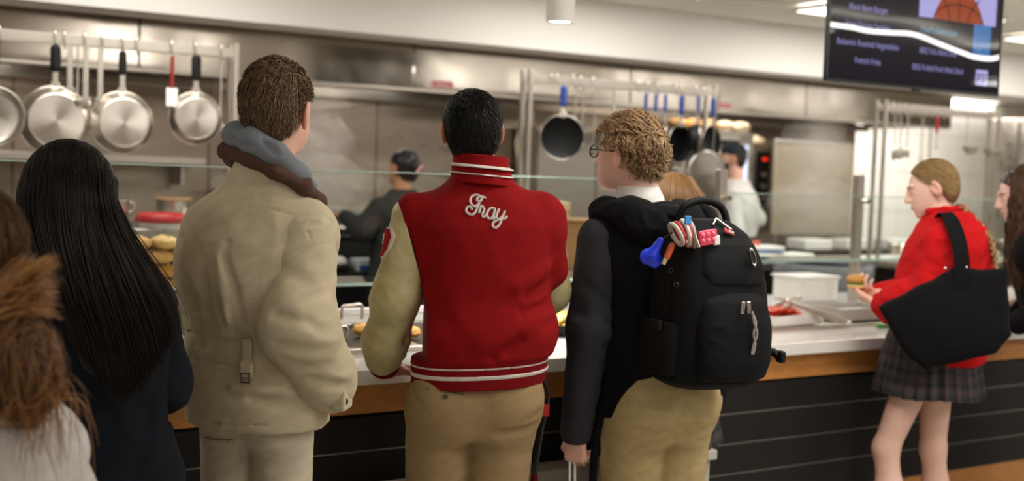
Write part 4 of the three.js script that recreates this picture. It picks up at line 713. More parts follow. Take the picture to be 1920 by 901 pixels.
  const lk = shortHair(g, '', hm, cran(0.011, 0.92), { seed: 3, n: 8000, color: '#4f3a28', color2: '#866a4b', r: 0.0012, len: 0.036, lenF: (p) => (p[2] < -0.02 || (abs(p[0]) > 0.05 && p[1] < 0.075 && p[2] < 0.05) ? 0.3 : 1), down: 1.75, lift: 0.008, keep: (x, y, z) => y > hairLine(z) - 0.004, flow: (p, n, r) => { const w = noise3(p[0] * 22, p[1] * 22, p[2] * 22), s = [p[0] * 0.4 + 0.2 * (r() - 0.5) + 0.7 * w, p[1] > 0.085 ? 0.05 : -1, (p[1] > 0.06 ? 0.75 : 0.25) + 0.4 * w], d = s[0] * n[0] + s[1] * n[1] + s[2] * n[2], q = [s[0] - d * n[0], s[1] - d * n[1], s[2] - d * n[2]], l = hypot(...q) || 1; return q.map((a) => a / l); } });
  part(g, 'hair', mergeSkin([cp, lk]), hairMat({ roughness: 0.5 }));
  const { mesh, f } = trousers(g, J, { mat: trouserMat('#c9bda6'), hw: 0.132, hd: 0.115, r: [0.082, 0.076, 0.07], folds: [[[0.0, 0.82, 0.14], [0.0, 0.68, 0.14], 0.012, 0.012]] });
  pr(mesh, 'back_pocket', And((x, y, z) => f(x, y, z) - 0.0035, (x, y, z) => max(abs(x + 0.055) - 0.042, y - 0.815, 0.68 - y, 0.02 - z), 0.002), [-0.12, 0.66, 0.0], [0.03, 0.83, 0.2], 0.005, trouserMat('#c0b49b'));
  shoes(g, J, mat('#4b3a2a', { roughness: 0.6 }), M.black);
}
// ---------- young man in the red and cream varsity jacket ----------
{
  const g = thing('person', 'black-haired young man in a red varsity jacket reading Gray', 'person', [1.595, 0, 0.336], -22 * R, 'guests queuing at the counter');
  const J = joints(1.71, { j: { head: [-0.034, 1.598, -0.03], neck: [-0.008, 1.47, 0.0], pelvis: [0, 0.9, 0], hipL: [-0.1, 0.87, 0], hipR: [0.08, 0.87, 0], knL: [-0.098, 0.48, -0.03], knR: [0.055, 0.48, 0], shL: [-0.165, 1.37, 0], shR: [0.165, 1.38, 0], elL: [-0.235, 1.12, 0.02], wrL: [-0.245, 0.945, -0.12], elR: [0.215, 1.15, -0.12], wrR: [0.12, 1.02, -0.3] } });
  const hl = { side: -1, curl: [0.12, 0.12, 0.12, 0.15], spread: 0.2, thumb: [0.8, 0.2], m: frame([-0.23, 0.912, -0.14], -1.55, Math.PI - 0.2, 0, 0.85), at: [-0.22, 0.92, -0.21] };
  body(g, J, { s: 0.88, skin: SKIN.tan, headTurn: [0.12, 0.05, 0.02, 0.9], brow: lin('#15100d'), head: { w: 0.98 }, hands: [hl] });
  const wool = cloth('#8a0a0e', { sheen: 0.05, bumpMap: rep(GRAIN, 14), bumpScale: 0.0009 }), leather = mat('#c3b888', { roughness: 0.55, bumpMap: rep(SMUDGE, 12), bumpScale: 0.0008, map: rep(MOTTLE, 2) }), rib = cloth('#7d0a0f', { bumpMap: rep(BRUSHED, 1, 1), bumpScale: 0.001 }), white = cloth('#e6ddd4', { bumpMap: rep(GRAIN, 20), bumpScale: 0.001 });
  const tilt = (f) => (x, y, z) => f(x, y - 0.055 * x, z);
  const torso = tilt(Lf([[0.968, 0.188, 0.148, 0.005, 0.014], [0.99, 0.203, 0.16, 0.008, 0.016], [1.06, 0.208, 0.164, 0.01, 0.018], [1.16, 0.186, 0.145, 0.005, 0.014], [1.26, 0.192, 0.142, 0, 0.012], [1.34, 0.2, 0.135, -0.004, 0.01], [1.4, 0.17, 0.112, -0.006, 0.004], [1.445, 0.11, 0.088, -0.006, 0], [1.49, 0.075, 0.075, -0.008, -0.005]], 2.2, 0.012));
  const fb = [[[0.21, 1.2, 0.06], [0.12, 1.16, 0.14], 0.016, 0.012], [[0.22, 1.14, 0.05], [0.1, 1.12, 0.15], 0.018, 0.01], [[0.2, 1.24, 0.08], [0.08, 1.19, 0.15], 0.02, -0.006], [[0.19, 1.09, 0.1], [0.06, 1.02, 0.17], 0.02, 0.006], [[-0.19, 1.16, 0.05], [-0.14, 1.25, 0.11], 0.02, 0.008], [[-0.15, 1.3, 0.11], [-0.16, 1.1, 0.12], 0.025, 0.006], [[0.02, 1.0, 0.17], [0.09, 1.05, 0.17], 0.016, 0.006], [[-0.05, 0.995, 0.16], [0.02, 1.0, 0.165], 0.012, 0.004], [[-0.12, 1.12, 0.15], [-0.05, 1.02, 0.17], 0.03, 0.004]];
  const jf = Fold(U(0.04, torso, Cn([-0.185, 1.365, 0.005], [0.16, 1.368, 0.005], 0.06, 0.066), Cn([0.165, 1.36, 0.0], [0.2, 1.22, -0.02], 0.066, 0.05)), fb.map(([p, q, w, d]) => [p, q, w, d * 1.5]), [0.004, 4.5, 0.8]);
  const seam = (x, y, z) => (-0.236 + 0.3 * clamp(1.41 - y, 0, 0.3) - x) * 0.95, jb = And(jf, seam, 0.004);
  pr(g, 'jacket_body', jb, [-0.28, 0.94, -0.2], [0.29, 1.52, 0.22], 0.0055, wool);
  const sl = Fold(U(0.035, Cn([-0.18, 1.35, 0.0], [-0.232, 1.14, 0.02], 0.07, 0.062), Cn([-0.232, 1.14, 0.02], [-0.252, 1.01, -0.04], 0.062, 0.06), Cn([-0.252, 1.01, -0.04], [-0.256, 0.96, -0.075], 0.06, 0.053)), [[[-0.28, 1.0, -0.02], [-0.17, 1.03, 0.01], 0.015, 0.012], [[-0.29, 1.06, 0.02], [-0.17, 1.1, 0.06], 0.018, 0.006], [[-0.28, 1.13, 0.06], [-0.17, 1.125, 0.06], 0.004, 0.002], [[-0.27, 0.98, -0.06], [-0.17, 0.985, -0.04], 0.012, 0.006], [[-0.2, 1.3, 0.06], [-0.26, 1.15, 0.06], 0.02, 0.003]], [0.003, 10, 1]);
  const s1 = pr(g, 'sleeve', And(sl, (x, y, z) => (x - (-0.232 + 0.3 * clamp(1.41 - y, 0, 0.3))) * 0.95, 0.004), [-0.36, 0.88, -0.2], [-0.1, 1.47, 0.12], 0.005, leather);
  const sr = U(0.03, Cn([0.17, 1.34, -0.02], [0.215, 1.15, -0.11], 0.068, 0.06), Cn([0.215, 1.15, -0.11], [0.12, 1.03, -0.28], 0.06, 0.048));
  pr(g, 'sleeve', Fold(sr, [], [0.003, 10, 1]), [0.02, 0.95, -0.38], [0.32, 1.45, 0.1], 0.007, leather);
  pr(g, 'cuff', Cn([-0.256, 0.952, -0.08], [-0.252, 0.938, -0.1], 0.05, 0.046), [-0.33, 0.86, -0.24], [-0.15, 1.02, -0.06], 0.005, rib);
  pr(g, 'cuff', Cn([0.12, 1.03, -0.28], [0.1, 1.01, -0.33], 0.044, 0.04), [0.03, 0.94, -0.4], [0.19, 1.1, -0.21], 0.006, rib);
  const bandF = (y0, y1, o) => tilt(Lf([[y0, 0.186 + o, 0.146 + o, 0.003, 0.014], [(y0 + y1) / 2, 0.189 + o, 0.149 + o, 0.005, 0.014], [y1, 0.19 + o, 0.15 + o, 0.005, 0.014]], 2.2, 0.004));
  const band = pr(g, 'waistband', bandF(0.908, 0.985, 0), [-0.23, 0.87, -0.17], [0.23, 1.03, 0.19], 0.005, rib);
  pr(band, 'white_stripe', bandF(0.936, 0.949, 0.0022), [-0.23, 0.9, -0.17], [0.23, 1.0, 0.19], 0.004, white);
  pr(band, 'white_stripe', bandF(0.963, 0.97, 0.0025), [-0.23, 0.93, -0.17], [0.23, 1.01, 0.19], 0.004, white);
  const neckTilt = (f) => (x, y, z) => f(x, y + 0.06 * (x + 0.01), z);
  const col = (y0, y1, o) => neckTilt(Lf([[y0, 0.088 + o, 0.092 + o, -0.004, 0.008], [y1, 0.076 + o, 0.08 + o, -0.008, -0.002]], 2, 0.004));
  const collar = pr(g, 'collar', col(1.455, 1.535, 0), [-0.12, 1.42, -0.12], [0.12, 1.56, 0.13], 0.004, cloth('#8a0a0e', { bumpMap: rep(BRUSHED, 2), bumpScale: 0.001 }));
  pr(collar, 'white_stripe', col(1.478, 1.4875, 0.003), [-0.12, 1.44, -0.12], [0.12, 1.56, 0.13], 0.0035, white);
  pr(collar, 'white_stripe', col(1.498, 1.509, 0.0025), [-0.12, 1.44, -0.12], [0.12, 1.56, 0.13], 0.0035, white);
  // chain-stitched name across the shoulders
  const strokes = { G: [[[505, 215], [450, 200], [350, 168], [270, 190], [228, 265], [250, 335], [305, 372], [350, 350], [390, 320]], [[450, 205], [435, 255], [395, 285], [352, 258], [375, 215], [420, 205]], [[388, 325], [350, 400], [310, 480], [250, 518], [185, 500], [148, 445], [165, 390], [215, 372], [250, 415]]], r: [[[385, 475], [430, 360], [442, 365], [480, 430], [440, 520], [455, 560], [500, 540], [535, 480]]], a: [[[680, 420], [620, 400], [560, 440], [530, 510], [545, 575], [600, 590], [650, 520], [680, 420], [650, 540], [640, 600], [690, 570]]], y: [[[755, 430], [710, 520], [705, 580], [750, 600], [810, 560], [870, 455], [810, 580], [760, 690], [690, 755], [630, 730], [635, 670], [720, 620], [820, 600], [885, 580], [897, 560]]] };
  const put = ([X, Y]) => { const px = X / 10 - 13, py = Y / 10 - 40; return onto(jb, [-0.061 + px * 0.00144, 1.391 - py * 0.00146 + px * 0.00006, 0.3], [0, 0, -1]); };
  for (const [k, ss] of Object.entries(strokes)) part(g, 'stitched_letter', join(ss.map((s) => { const p = s.map(put).map(([x, y, z]) => [x, y, z + 0.0015]); return [tube(p, 0.0036, 7, p.length * 5), new THREE.SphereGeometry(0.0036, 8, 6).translate(...p[0]), new THREE.SphereGeometry(0.0036, 8, 6).translate(...p[p.length - 1])]; }).flat()), white).userData.label = 'white stitched script letter ' + k;
  // chenille patch on the upper sleeve
  const pc = [-0.262, 1.288, 0.02], patchF = (grow, lift) => And((x, y, z) => sl(x, y, z) - lift - 0.002, (x, y, z) => { const v = (y - pc[1]) * 0.96 - (z - pc[2]) * 0.1, u = (z - pc[2]); return max(abs(u) * 0.8 + abs(v) * 0.62 - 0.034 - grow, abs(v) - 0.036 - grow, abs(u) - 0.03 - grow, x + 0.2); }, 0.004);
  const pa = pr(s1, 'patch_border', patchF(0.006, 0.002), [-0.33, 1.22, -0.07], [-0.2, 1.36, 0.1], 0.0035, white);
  pr(s1, 'red_patch', patchF(0, 0.0045), [-0.33, 1.22, -0.07], [-0.2, 1.36, 0.1], 0.003, cloth('#b5101a', { bumpMap: rep(GRAIN, 20), bumpScale: 0.002 }));
  pr(s1, 'patch_motif', And((x, y, z) => sl(x, y, z) - 0.008, (x, y, z) => max((hypot((y - 1.297) / 0.016, (z - 0.006) / 0.011) - 1) * 0.011, x + 0.2), 0.002), [-0.33, 1.25, -0.05], [-0.2, 1.33, 0.05], 0.0025, white);
  const hm = frame(J.head, 0.12, 0.05, 0.02, 0.9), line = (x, y, z) => hairLine(z) + 0.006, cp = hairCap(0.011, 0.98, line, '#0e0b0a', 0.002, 60); cp.applyMatrix4(hm);
  const lk = shortHair(g, '', hm, cran(0.011, 0.98), { seed: 9, n: 7000, color: '#0d0b0a', color2: '#171311', r: 0.0011, len: 0.02, lenF: (p) => (abs(p[0]) > 0.05 && p[1] < 0.06 && p[2] < 0.05 ? 0.4 : 1), down: 1.72, lift: 0.006, keep: (x, y, z) => y > hairLine(z), flow: (p, n, r) => { const s = [p[0] * 2 + 0.5 * (r() - 0.5), -0.55, p[2] * 2.5], d = (s[0] * n[0] + s[1] * n[1] + s[2] * n[2]) * 0.85, q = [s[0] - d * n[0], s[1] - d * n[1], s[2] - d * n[2]], l = hypot(...q) || 1; return q.map((a) => a / l); } });
  part(g, 'hair', mergeSkin([cp, lk]), hairMat());
  const tm = trouserMat('#a48b65'), { mesh, f } = trousers(g, J, { mat: tm, waist: 0.955, hw: 0.176, hd: 0.125, r: [0.094, 0.084, 0.07], crotch: 0.12, cell: 0.007, folds: [[[-0.01, 0.93, 0.16], [-0.012, 0.78, 0.16], 0.006, 0.007], [[-0.01, 0.775, 0.15], [0.16, 0.8, 0.1], 0.012, 0.02], [[-0.01, 0.775, 0.15], [-0.09, 0.755, 0.13], 0.014, 0.01], [[0.0, 0.75, 0.17], [0.17, 0.745, 0.1], 0.012, 0.007], [[0.17, 0.84, 0.1], [0.06, 0.79, 0.19], 0.015, 0.006], [[-0.02, 0.77, 0.17], [-0.1, 0.72, 0.14], 0.018, 0.006], [[-0.19, 0.9, 0.05], [-0.16, 0.86, 0.1], 0.01, 0.005]] });
  const bp = onto(f, [-0.1, 0.89, 0.3], [0, 0, -1]); part(mesh, 'pocket_button', new THREE.CylinderGeometry(0.007, 0.007, 0.004, 12).rotateX(Math.PI / 2).translate(bp[0], bp[1], bp[2] + 0.001), mat('#4a3d2a', { roughness: 0.4 }));
  const pk = [-0.15, -0.1, -0.05].map((x) => onto(f, [x, 0.902 - (x + 0.1) * 0.1, 0.3], [0, 0, -1])); part(mesh, 'pocket_slit', tube(pk, 0.0022, 5), mat('#6e5a3c', { roughness: 0.9 }));
  shoes(g, J, mat('#2d2620', { roughness: 0.5 }), M.black);
  const lan = thing('key_lanyard', 'black lanyard with a red tag hanging beside the tan trousers', 'lanyard', [1.595, 0, 0.336], -22 * R);
  part(lan, 'strap', join(tube([[0.19, 0.93, -0.05], [0.215, 0.86, -0.05], [0.2, 0.75, -0.05], [0.185, 0.63, -0.05]], 0.006, 6), tube([[0.19, 0.93, -0.05], [0.2, 0.87, -0.06], [0.195, 0.75, -0.06], [0.18, 0.63, -0.05]], 0.006, 6)), M.black);
  part(lan, 'tag', boxAt(0.028, 0.035, 0.008, 0.205, 0.815, -0.045, 0.003), M.red);
  part(lan, 'tassel', join(rod([0.185, 0.63, -0.05], [0.19, 0.52, -0.05], 0.008, 0.018), rod([0.182, 0.63, -0.055], [0.17, 0.52, -0.05], 0.006, 0.014)), cloth('#6b1416'));
}
// ---------- young man with the black backpack ----------
{
  const g = thing('person', 'blond young man in glasses and black hooded jacket wearing a backpack', 'person', [2.154, 0, 0.38], -5 * R, 'guests queuing at the counter');
  const J = joints(1.69, { j: { head: [-0.088, 1.548, -0.02], neck: [-0.045, 1.44, 0.02], pelvis: [0.03, 0.86, 0.02], hipL: [-0.05, 0.84, 0.02], hipR: [0.11, 0.84, 0.02], knL: [-0.05, 0.47, 0.0], knR: [0.105, 0.47, 0.02], anL: [-0.06, 0.085, 0.04], anR: [0.15, 0.085, 0.05], toL: [-0.08, 0.028, -0.11], toR: [0.17, 0.028, -0.1], shL: [-0.17, 1.32, 0.01], shR: [0.14, 1.33, 0.02], elL: [-0.215, 1.04, 0.02], wrL: [-0.222, 0.74, -0.02], elR: [0.19, 1.06, 0.03], wrR: [0.2, 0.8, -0.02] } });
  const hd = { side: -1, curl: [1.15, 1.2, 1.2, 1.15], spread: 0.05, thumb: [0.55, 0.9], m: frame([-0.222, 0.725, -0.022], 0.1, -0.9, 0.02, 0.86), at: [-0.222, 0.68, -0.03] };
  body(g, J, { s: 0.88, skin: SKIN.pale, headTurn: [0.05, 0.5, 0.0, 0.92], brow: lin('#8a6a45'), lip: lin('#c4756c'), hands: [hd] });
  const dark = cloth('#36363b', { bumpMap: rep(GRAIN, 10), bumpScale: 0.0006, sheen: 0.15 }), blk = cloth('#0f0f11', { sheen: 0.1 });
  const torso = Lf([[0.775, 0.14, 0.13, -0.02, 0.0], [0.85, 0.165, 0.14, -0.005, 0.005], [1.0, 0.178, 0.142, 0, 0.01], [1.2, 0.19, 0.145, -0.008, 0.012], [1.3, 0.19, 0.13, -0.015, 0.012], [1.36, 0.15, 0.11, -0.02, 0.015], [1.42, 0.09, 0.08, -0.035, 0.02]], 2.2, 0.012);
  const hem = (x, y, z) => (0.775 + 0.42 * max(0, x + 0.12) + 0.1 * max(0, z) - y) * 0.85;
  pr(g, 'jacket', And(Fold(U(0.04, torso, Cn([-0.165, 1.315, 0.01], [0.14, 1.32, 0.02], 0.062, 0.062)), [[[-0.19, 0.95, 0.03], [-0.1, 0.9, 0.13], 0.02, 0.006], [[-0.15, 0.82, 0.1], [-0.03, 0.92, 0.15], 0.02, 0.007], [[-0.08, 1.1, 0.14], [-0.05, 0.86, 0.14], 0.02, 0.006]], [0.003, 7, 0.8]), hem, 0.01), [-0.27, 0.74, -0.19], [0.26, 1.45, 0.22], 0.0065, blk);
  const al = Fold(U(0.03, Cn([-0.172, 1.3, 0.005], [-0.212, 1.05, 0.02], 0.074, 0.064), Cn([-0.212, 1.05, 0.02], [-0.222, 0.735, -0.02], 0.064, 0.046)), [[[-0.28, 1.1, 0.04], [-0.17, 1.06, 0.08], 0.018, 0.008], [[-0.28, 1.03, 0.03], [-0.17, 1.0, 0.07], 0.016, 0.008], [[-0.28, 0.97, 0.0], [-0.17, 0.95, 0.06], 0.016, 0.006], [[-0.27, 1.2, 0.03], [-0.18, 1.12, 0.08], 0.02, 0.006], [[-0.27, 0.79, 0.0], [-0.18, 0.775, 0.03], 0.014, 0.005]], [0.0025, 8, 0.8]);
  pr(g, 'sleeve', And(al, (x, y) => 0.7 - y, 0.008), [-0.32, 0.66, -0.12], [-0.08, 1.4, 0.14], 0.0055, dark);
  pr(g, 'sleeve', U(0.03, Cn([0.13, 1.3, 0.01], [0.185, 1.06, 0.02], 0.066, 0.058), Cn([0.185, 1.06, 0.02], [0.195, 0.8, -0.02], 0.058, 0.046)), [0.04, 0.72, -0.12], [0.29, 1.4, 0.12], 0.009, dark);
  pr(g, 'hood', Fold(U(0.035, path3([[-0.15, 1.36, -0.06], [-0.165, 1.38, 0.0], [-0.125, 1.375, 0.085], [-0.04, 1.345, 0.13], [0.05, 1.36, 0.1], [0.085, 1.39, 0.02]], [0.03, 0.042, 0.052, 0.06, 0.052, 0.04], 0.03), El([-0.03, 1.335, 0.12], [0.12, 0.055, 0.055])), [[[-0.15, 1.41, 0.04], [-0.05, 1.37, 0.18], 0.014, 0.012], [[-0.07, 1.43, 0.09], [-0.02, 1.3, 0.19], 0.012, 0.01], [[-0.18, 1.35, 0.06], [-0.08, 1.31, 0.17], 0.014, 0.008]], [0.004, 12, 1]), [-0.26, 1.24, -0.13], [0.18, 1.48, 0.24], 0.0055, blk);
  pr(g, 'shirt_collar', Lf([[1.4, 0.076, 0.075, -0.058, 0.018], [1.43, 0.072, 0.07, -0.06, 0.018], [1.462, 0.062, 0.062, -0.064, 0.014]], 2, 0.006), [-0.16, 1.37, -0.09], [0.05, 1.49, 0.13], 0.0045, cloth('#e9e5df'));
  const zip = part(g, 'zip_pull', new THREE.TorusGeometry(0.011, 0.003, 6, 16).translate(-0.1, 0.745, 0.07), M.darkSteel);
  const tm = trouserMat('#b8a374'), tr = trousers(g, J, { mat: tm, waist: 0.9, hw: 0.165, hd: 0.13, r: [0.096, 0.086, 0.074], crotch: 0.13, cell: 0.007, folds: [[[0.03, 0.72, 0.17], [0.2, 0.77, 0.14], 0.014, 0.01], [[-0.12, 0.76, 0.14], [0.03, 0.73, 0.18], 0.013, 0.009], [[0.035, 0.84, 0.2], [0.03, 0.72, 0.2], 0.012, 0.008], [[0.05, 0.7, 0.16], [0.2, 0.73, 0.12], 0.012, 0.006], [[-0.1, 0.7, 0.14], [0.0, 0.68, 0.16], 0.014, 0.005]] });
  shoes(g, J, mat('#3a332c', { roughness: 0.6 }), M.black);
  // curly blond hair
  const hm = frame(J.head, 0.05, 0.5, 0, 0.92), cp = hairCap(0.016, 1, (x, y, z) => hairLine(z) + (z > 0.04 ? 0.012 : 0), '#80613c', 0.004, 40); cp.applyMatrix4(hm);
  const top = cran(0.018);
  const lk = shortHair(g, '', hm, top, { seed: 21, n: 2600, color: '#86694a', color2: '#b39368', r: 0.0019, len: 0.07, lenF: (p) => lerp(0.35, 1.1, sst(0.015, 0.095, p[1])), seg: 9, down: 1.66, lift: 0.016, wave: 0.0032, waveF: 0.75, phase: (p) => 5 * noise3(p[0] * 16, p[1] * 16, p[2] * 16), keep: (x, y, z) => y > hairLine(z) + 0.01, flow: (p, n, r) => { const w = noise3(p[0] * 15, p[1] * 15, p[2] * 15), v = noise3(p[0] * 15 + 9, p[1] * 15, p[2] * 15), s = [p[0] * 3 + 1.1 * w + 0.25 * (r() - 0.5), p[1] > 0.07 ? 0.1 : -0.9, p[2] * 2 + (p[1] > 0.07 ? -0.8 : 0) + 1.0 * v + 0.25 * (r() - 0.5)], d = (s[0] * n[0] + s[1] * n[1] + s[2] * n[2]) * 0.8, q = [s[0] - d * n[0], s[1] - d * n[1], s[2] - d * n[2]], l = hypot(...q) || 1; return q.map((a) => a / l); } });
  part(g, 'hair', mergeSkin([cp, lk]), hairMat({ roughness: 0.5 }));
  const gl = new THREE.Group(); gl.name = 'glasses'; gl.applyMatrix4(hm); g.add(gl);
  for (const s of [-1, 1]) { part(gl, 'rim', new THREE.TorusGeometry(0.023, 0.0022, 6, 24).scale(1.1, 0.85, 1).translate(s * 0.033, 0.008, -0.102), M.blackGloss); part(gl, 'temple_arm', rod([s * 0.06, 0.014, -0.1], [s * 0.088, 0.014, 0.01], 0.0025), M.blackGloss); part(gl, 'lens', new THREE.CircleGeometry(0.022, 20).scale(1.1, 0.85, 1).translate(s * 0.033, 0.008, -0.102), M.glass); }
  part(gl, 'bridge', rod([-0.009, 0.012, -0.104], [0.009, 0.012, -0.104], 0.002), M.blackGloss);

  // ---------- the backpack, worn on both shoulders ----------
  const b = thing('backpack', 'big black backpack with key rings and charms on its top loop', 'backpack', [2.154, 0, 0.38], -5 * R);
  const nylon = cloth('#0d0d0e', { bumpMap: rep(WEAVE, 20), bumpScale: 0.0005, roughness: 0.8, sheen: 0.03 }), web = cloth('#0b0b0c', { roughness: 0.7 });
  const bod = Lf([[0.912, 0.12, 0.095, 0.035, 0.245], [0.935, 0.148, 0.118, 0.035, 0.25], [1.05, 0.158, 0.128, 0.035, 0.255], [1.2, 0.153, 0.124, 0.035, 0.25], [1.28, 0.138, 0.11, 0.035, 0.24], [1.34, 0.112, 0.088, 0.033, 0.225], [1.378, 0.075, 0.058, 0.03, 0.21]], 2.9, 0.02);
  const bf = Fold(bod, [[[-0.11, 1.32, 0.28], [-0.12, 0.98, 0.3], 0.007, 0.006], [[0.03, 1.375, 0.3], [-0.02, 1.2, 0.39], 0.007, 0.004], [[0.03, 1.375, 0.3], [0.15, 1.2, 0.38], 0.007, 0.004]], [0.0015, 9, 1]);
  pr(b, 'main_body', bf, [-0.16, 0.88, 0.06], [0.26, 1.43, 0.44], 0.0055, nylon);
  const pk = pr(b, 'front_pocket', Fold(Lf([[0.945, 0.105, 0.045, 0.04, 0.36], [1.0, 0.117, 0.05, 0.04, 0.366], [1.1, 0.117, 0.05, 0.04, 0.362], [1.16, 0.105, 0.043, 0.04, 0.352], [1.19, 0.08, 0.03, 0.04, 0.345]], 2.6, 0.015), [[[-0.04, 1.15, 0.42], [0.07, 1.175, 0.43], 0.005, 0.005], [[0.07, 1.175, 0.43], [0.18, 1.15, 0.4], 0.005, 0.005]], [0.0012, 11, 1]), [-0.09, 0.93, 0.29], [0.23, 1.23, 0.46], 0.0055, nylon);
  pr(b, 'top_pocket', Fold(Lf([[1.2, 0.1, 0.032, 0.045, 0.345], [1.25, 0.105, 0.036, 0.042, 0.335], [1.31, 0.09, 0.034, 0.04, 0.31], [1.345, 0.065, 0.022, 0.038, 0.288]], 2.6, 0.012), [[[-0.03, 1.33, 0.36], [0.13, 1.33, 0.35], 0.005, 0.005]], [0.0012, 11, 1]), [-0.1, 1.18, 0.26], [0.2, 1.39, 0.41], 0.0055, nylon);
  const sp = pr(b, 'side_pocket', Lf([[0.95, 0.03, 0.075, -0.115, 0.24], [1.05, 0.035, 0.08, -0.118, 0.245], [1.1, 0.025, 0.078, -0.116, 0.245]], 2.5, 0.01), [-0.18, 0.92, 0.12], [-0.06, 1.13, 0.36], 0.006, nylon);
  part(sp, 'strap_buckle', boxAt(0.012, 0.03, 0.05, -0.15, 1.09, 0.27, 0.005), M.rubber);
  for (const y of [1.24, 1.205]) part(b, 'eyelet', new THREE.TorusGeometry(0.006, 0.002, 6, 14).rotateY(-1.1).translate(-0.128, y, 0.3 - (1.24 - y) * -0.8), M.darkSteel);
  part(b, 'top_loop', tube([[-0.045, 1.375, 0.2], [-0.035, 1.41, 0.21], [0.02, 1.43, 0.215], [0.085, 1.415, 0.215], [0.105, 1.38, 0.22], [0.105, 1.345, 0.225]], 0.011, 10, 30), M.rubber);
  for (const x of [-0.07, 0.13]) part(b, 'shoulder_strap', tube([[x, 1.3, 0.14], [x * 1.1, 1.385, 0.09], [x * 1.15, 1.39, -0.02], [x * 1.3, 1.25, -0.13], [x * 1.5, 1.05, -0.1], [x * 1.4, 0.98, 0.1]], 0.02, 8, 40), web);
  part(b, 'hip_strap', join(tube([[0.18, 1.0, 0.3], [0.205, 1.01, 0.33], [0.215, 1.0, 0.345]], 0.012, 8), boxAt(0.02, 0.035, 0.03, 0.218, 1.0, 0.35, 0.008)), M.rubber);
  part(b, 'loose_webbing', tube([[-0.11, 0.95, 0.1], [-0.15, 0.84, 0.03], [-0.166, 0.7, 0.0], [-0.166, 0.4, 0.0]], 0.013, 6, 20), web);
  for (const [k, x] of [0.03, 0.05].entries()) part(pk, 'zip_pull', new RoundedBoxGeometry(0.013, 0.034, 0.006, 2, 0.004).rotateZ(k ? 0.12 : -0.1).translate(x, 1.15, 0.415), M.bright);
  part(pk, 'zip_cord', join(tube([[0.055, 1.14, 0.42], [0.068, 1.11, 0.424], [0.061, 1.08, 0.426], [0.068, 1.05, 0.426], [0.062, 1.025, 0.426]], 0.0035, 6, 24), tube([[0.058, 1.14, 0.42], [0.061, 1.11, 0.426], [0.071, 1.08, 0.428], [0.061, 1.05, 0.428], [0.058, 1.025, 0.426]], 0.0035, 6, 24)), mat('#8d8880', { roughness: 0.6 }));
  const em = part(b, 'emblem', new RoundedBoxGeometry(0.034, 0.016, 0.004, 2, 0.002).rotateX(-0.6).rotateZ(-0.3).translate(0.045, 1.348, 0.318), mat('#9c1c1c', { roughness: 0.4 }));
  for (const dx of [-0.005, 0.006]) part(em, 'emblem_dot', new THREE.SphereGeometry(0.0038, 10, 8).translate(0.048 + dx, 1.347 - dx * 0.3, 0.322), M.whitePlastic);
  part(b, 'top_zip_pull', join(rod([0.01, 1.365, 0.29], [0.03, 1.382, 0.275], 0.0028), rod([0.03, 1.382, 0.275], [0.062, 1.352, 0.305], 0.0035)), M.bright);
  const sg = [2.154, 0, 0.38];
  const cr = thing('carabiner', 'silver and black carabiner clipped to the backpack front', 'carabiner', sg, -5 * R);
  part(cr, 'hook', new THREE.TorusGeometry(0.015, 0.0032, 6, 24).scale(0.55, 1.55, 1).rotateZ(0.35).translate(0.088, 1.282, 0.372), M.bright); part(cr, 'gate', new THREE.CapsuleGeometry(0.0045, 0.03, 4, 8).rotateZ(0.35).translate(0.077, 1.284, 0.374), M.black);
  // charms
  const bc = thing('bracelet_ring', 'ring of red, white and grey wristbands on the backpack loop', 'wristbands', sg, -5 * R), C0 = [-0.105, 1.345, 0.315];
  for (const [i, [c, dx, r]] of [['#9c2426', 0.022, 0.034], ['#a39e96', 0.036, 0.034], ['#d9d5cc', 0.01, 0.034], ['#b01f26', -0.014, 0.03], ['#b9b2a4', -0.026, 0.031]].entries()) part(bc, 'wristband', new THREE.TorusGeometry(r, 0.0065, 8, 30).rotateY(1.15 + i * 0.06).rotateZ(0.25 * (i - 2) * 0.4 + 0.3).translate(C0[0] + dx, C0[1] - abs(dx) * 0.2, C0[2] - dx * 0.3), mat(c, { roughness: 0.55 }));
  part(bc, 'blue_end', boxAt(0.018, 0.022, 0.008, -0.108, 1.38, 0.34, 0.002), mat('#3f8fd6', { roughness: 0.5 })); part(bc, 'metal_clip', rod([-0.095, 1.34, 0.355], [-0.083, 1.308, 0.36], 0.005), M.bright);
  const bl = thing('charm', 'bright blue rounded rubber charm hanging from the wristbands', 'charm', sg, -5 * R);
  part(bl, 'charm', skin(U(0.012, El([-0.2, 1.277, 0.29], [0.022, 0.022, 0.009]), El([-0.176, 1.267, 0.295], [0.021, 0.021, 0.009]), Cn([-0.187, 1.28, 0.293], [-0.165, 1.322, 0.3], 0.017, 0.009)), [-0.24, 1.23, 0.27], [-0.14, 1.35, 0.32], 0.003), mat('#1430c8', { roughness: 0.35 })); part(bl, 'cord', rod([-0.165, 1.322, 0.3], [-0.135, 1.345, 0.31], 0.0025), M.darkSteel);
  const or = thing('charm', 'small orange and cream key cover below the wristbands', 'charm', sg, -5 * R);
  part(or, 'cover', new THREE.CapsuleGeometry(0.009, 0.034, 4, 10).rotateZ(-0.45).translate(-0.148, 1.293, 0.318), mat('#c4552e', { roughness: 0.5 })); part(or, 'key', rod([-0.157, 1.277, 0.318], [-0.166, 1.258, 0.318], 0.0065), mat('#d9c9a6', { roughness: 0.3, metalness: 0.6 }));
  const pt = thing('charm', 'pink dimpled rubber charm with a white corner on the backpack', 'charm', sg, -5 * R);
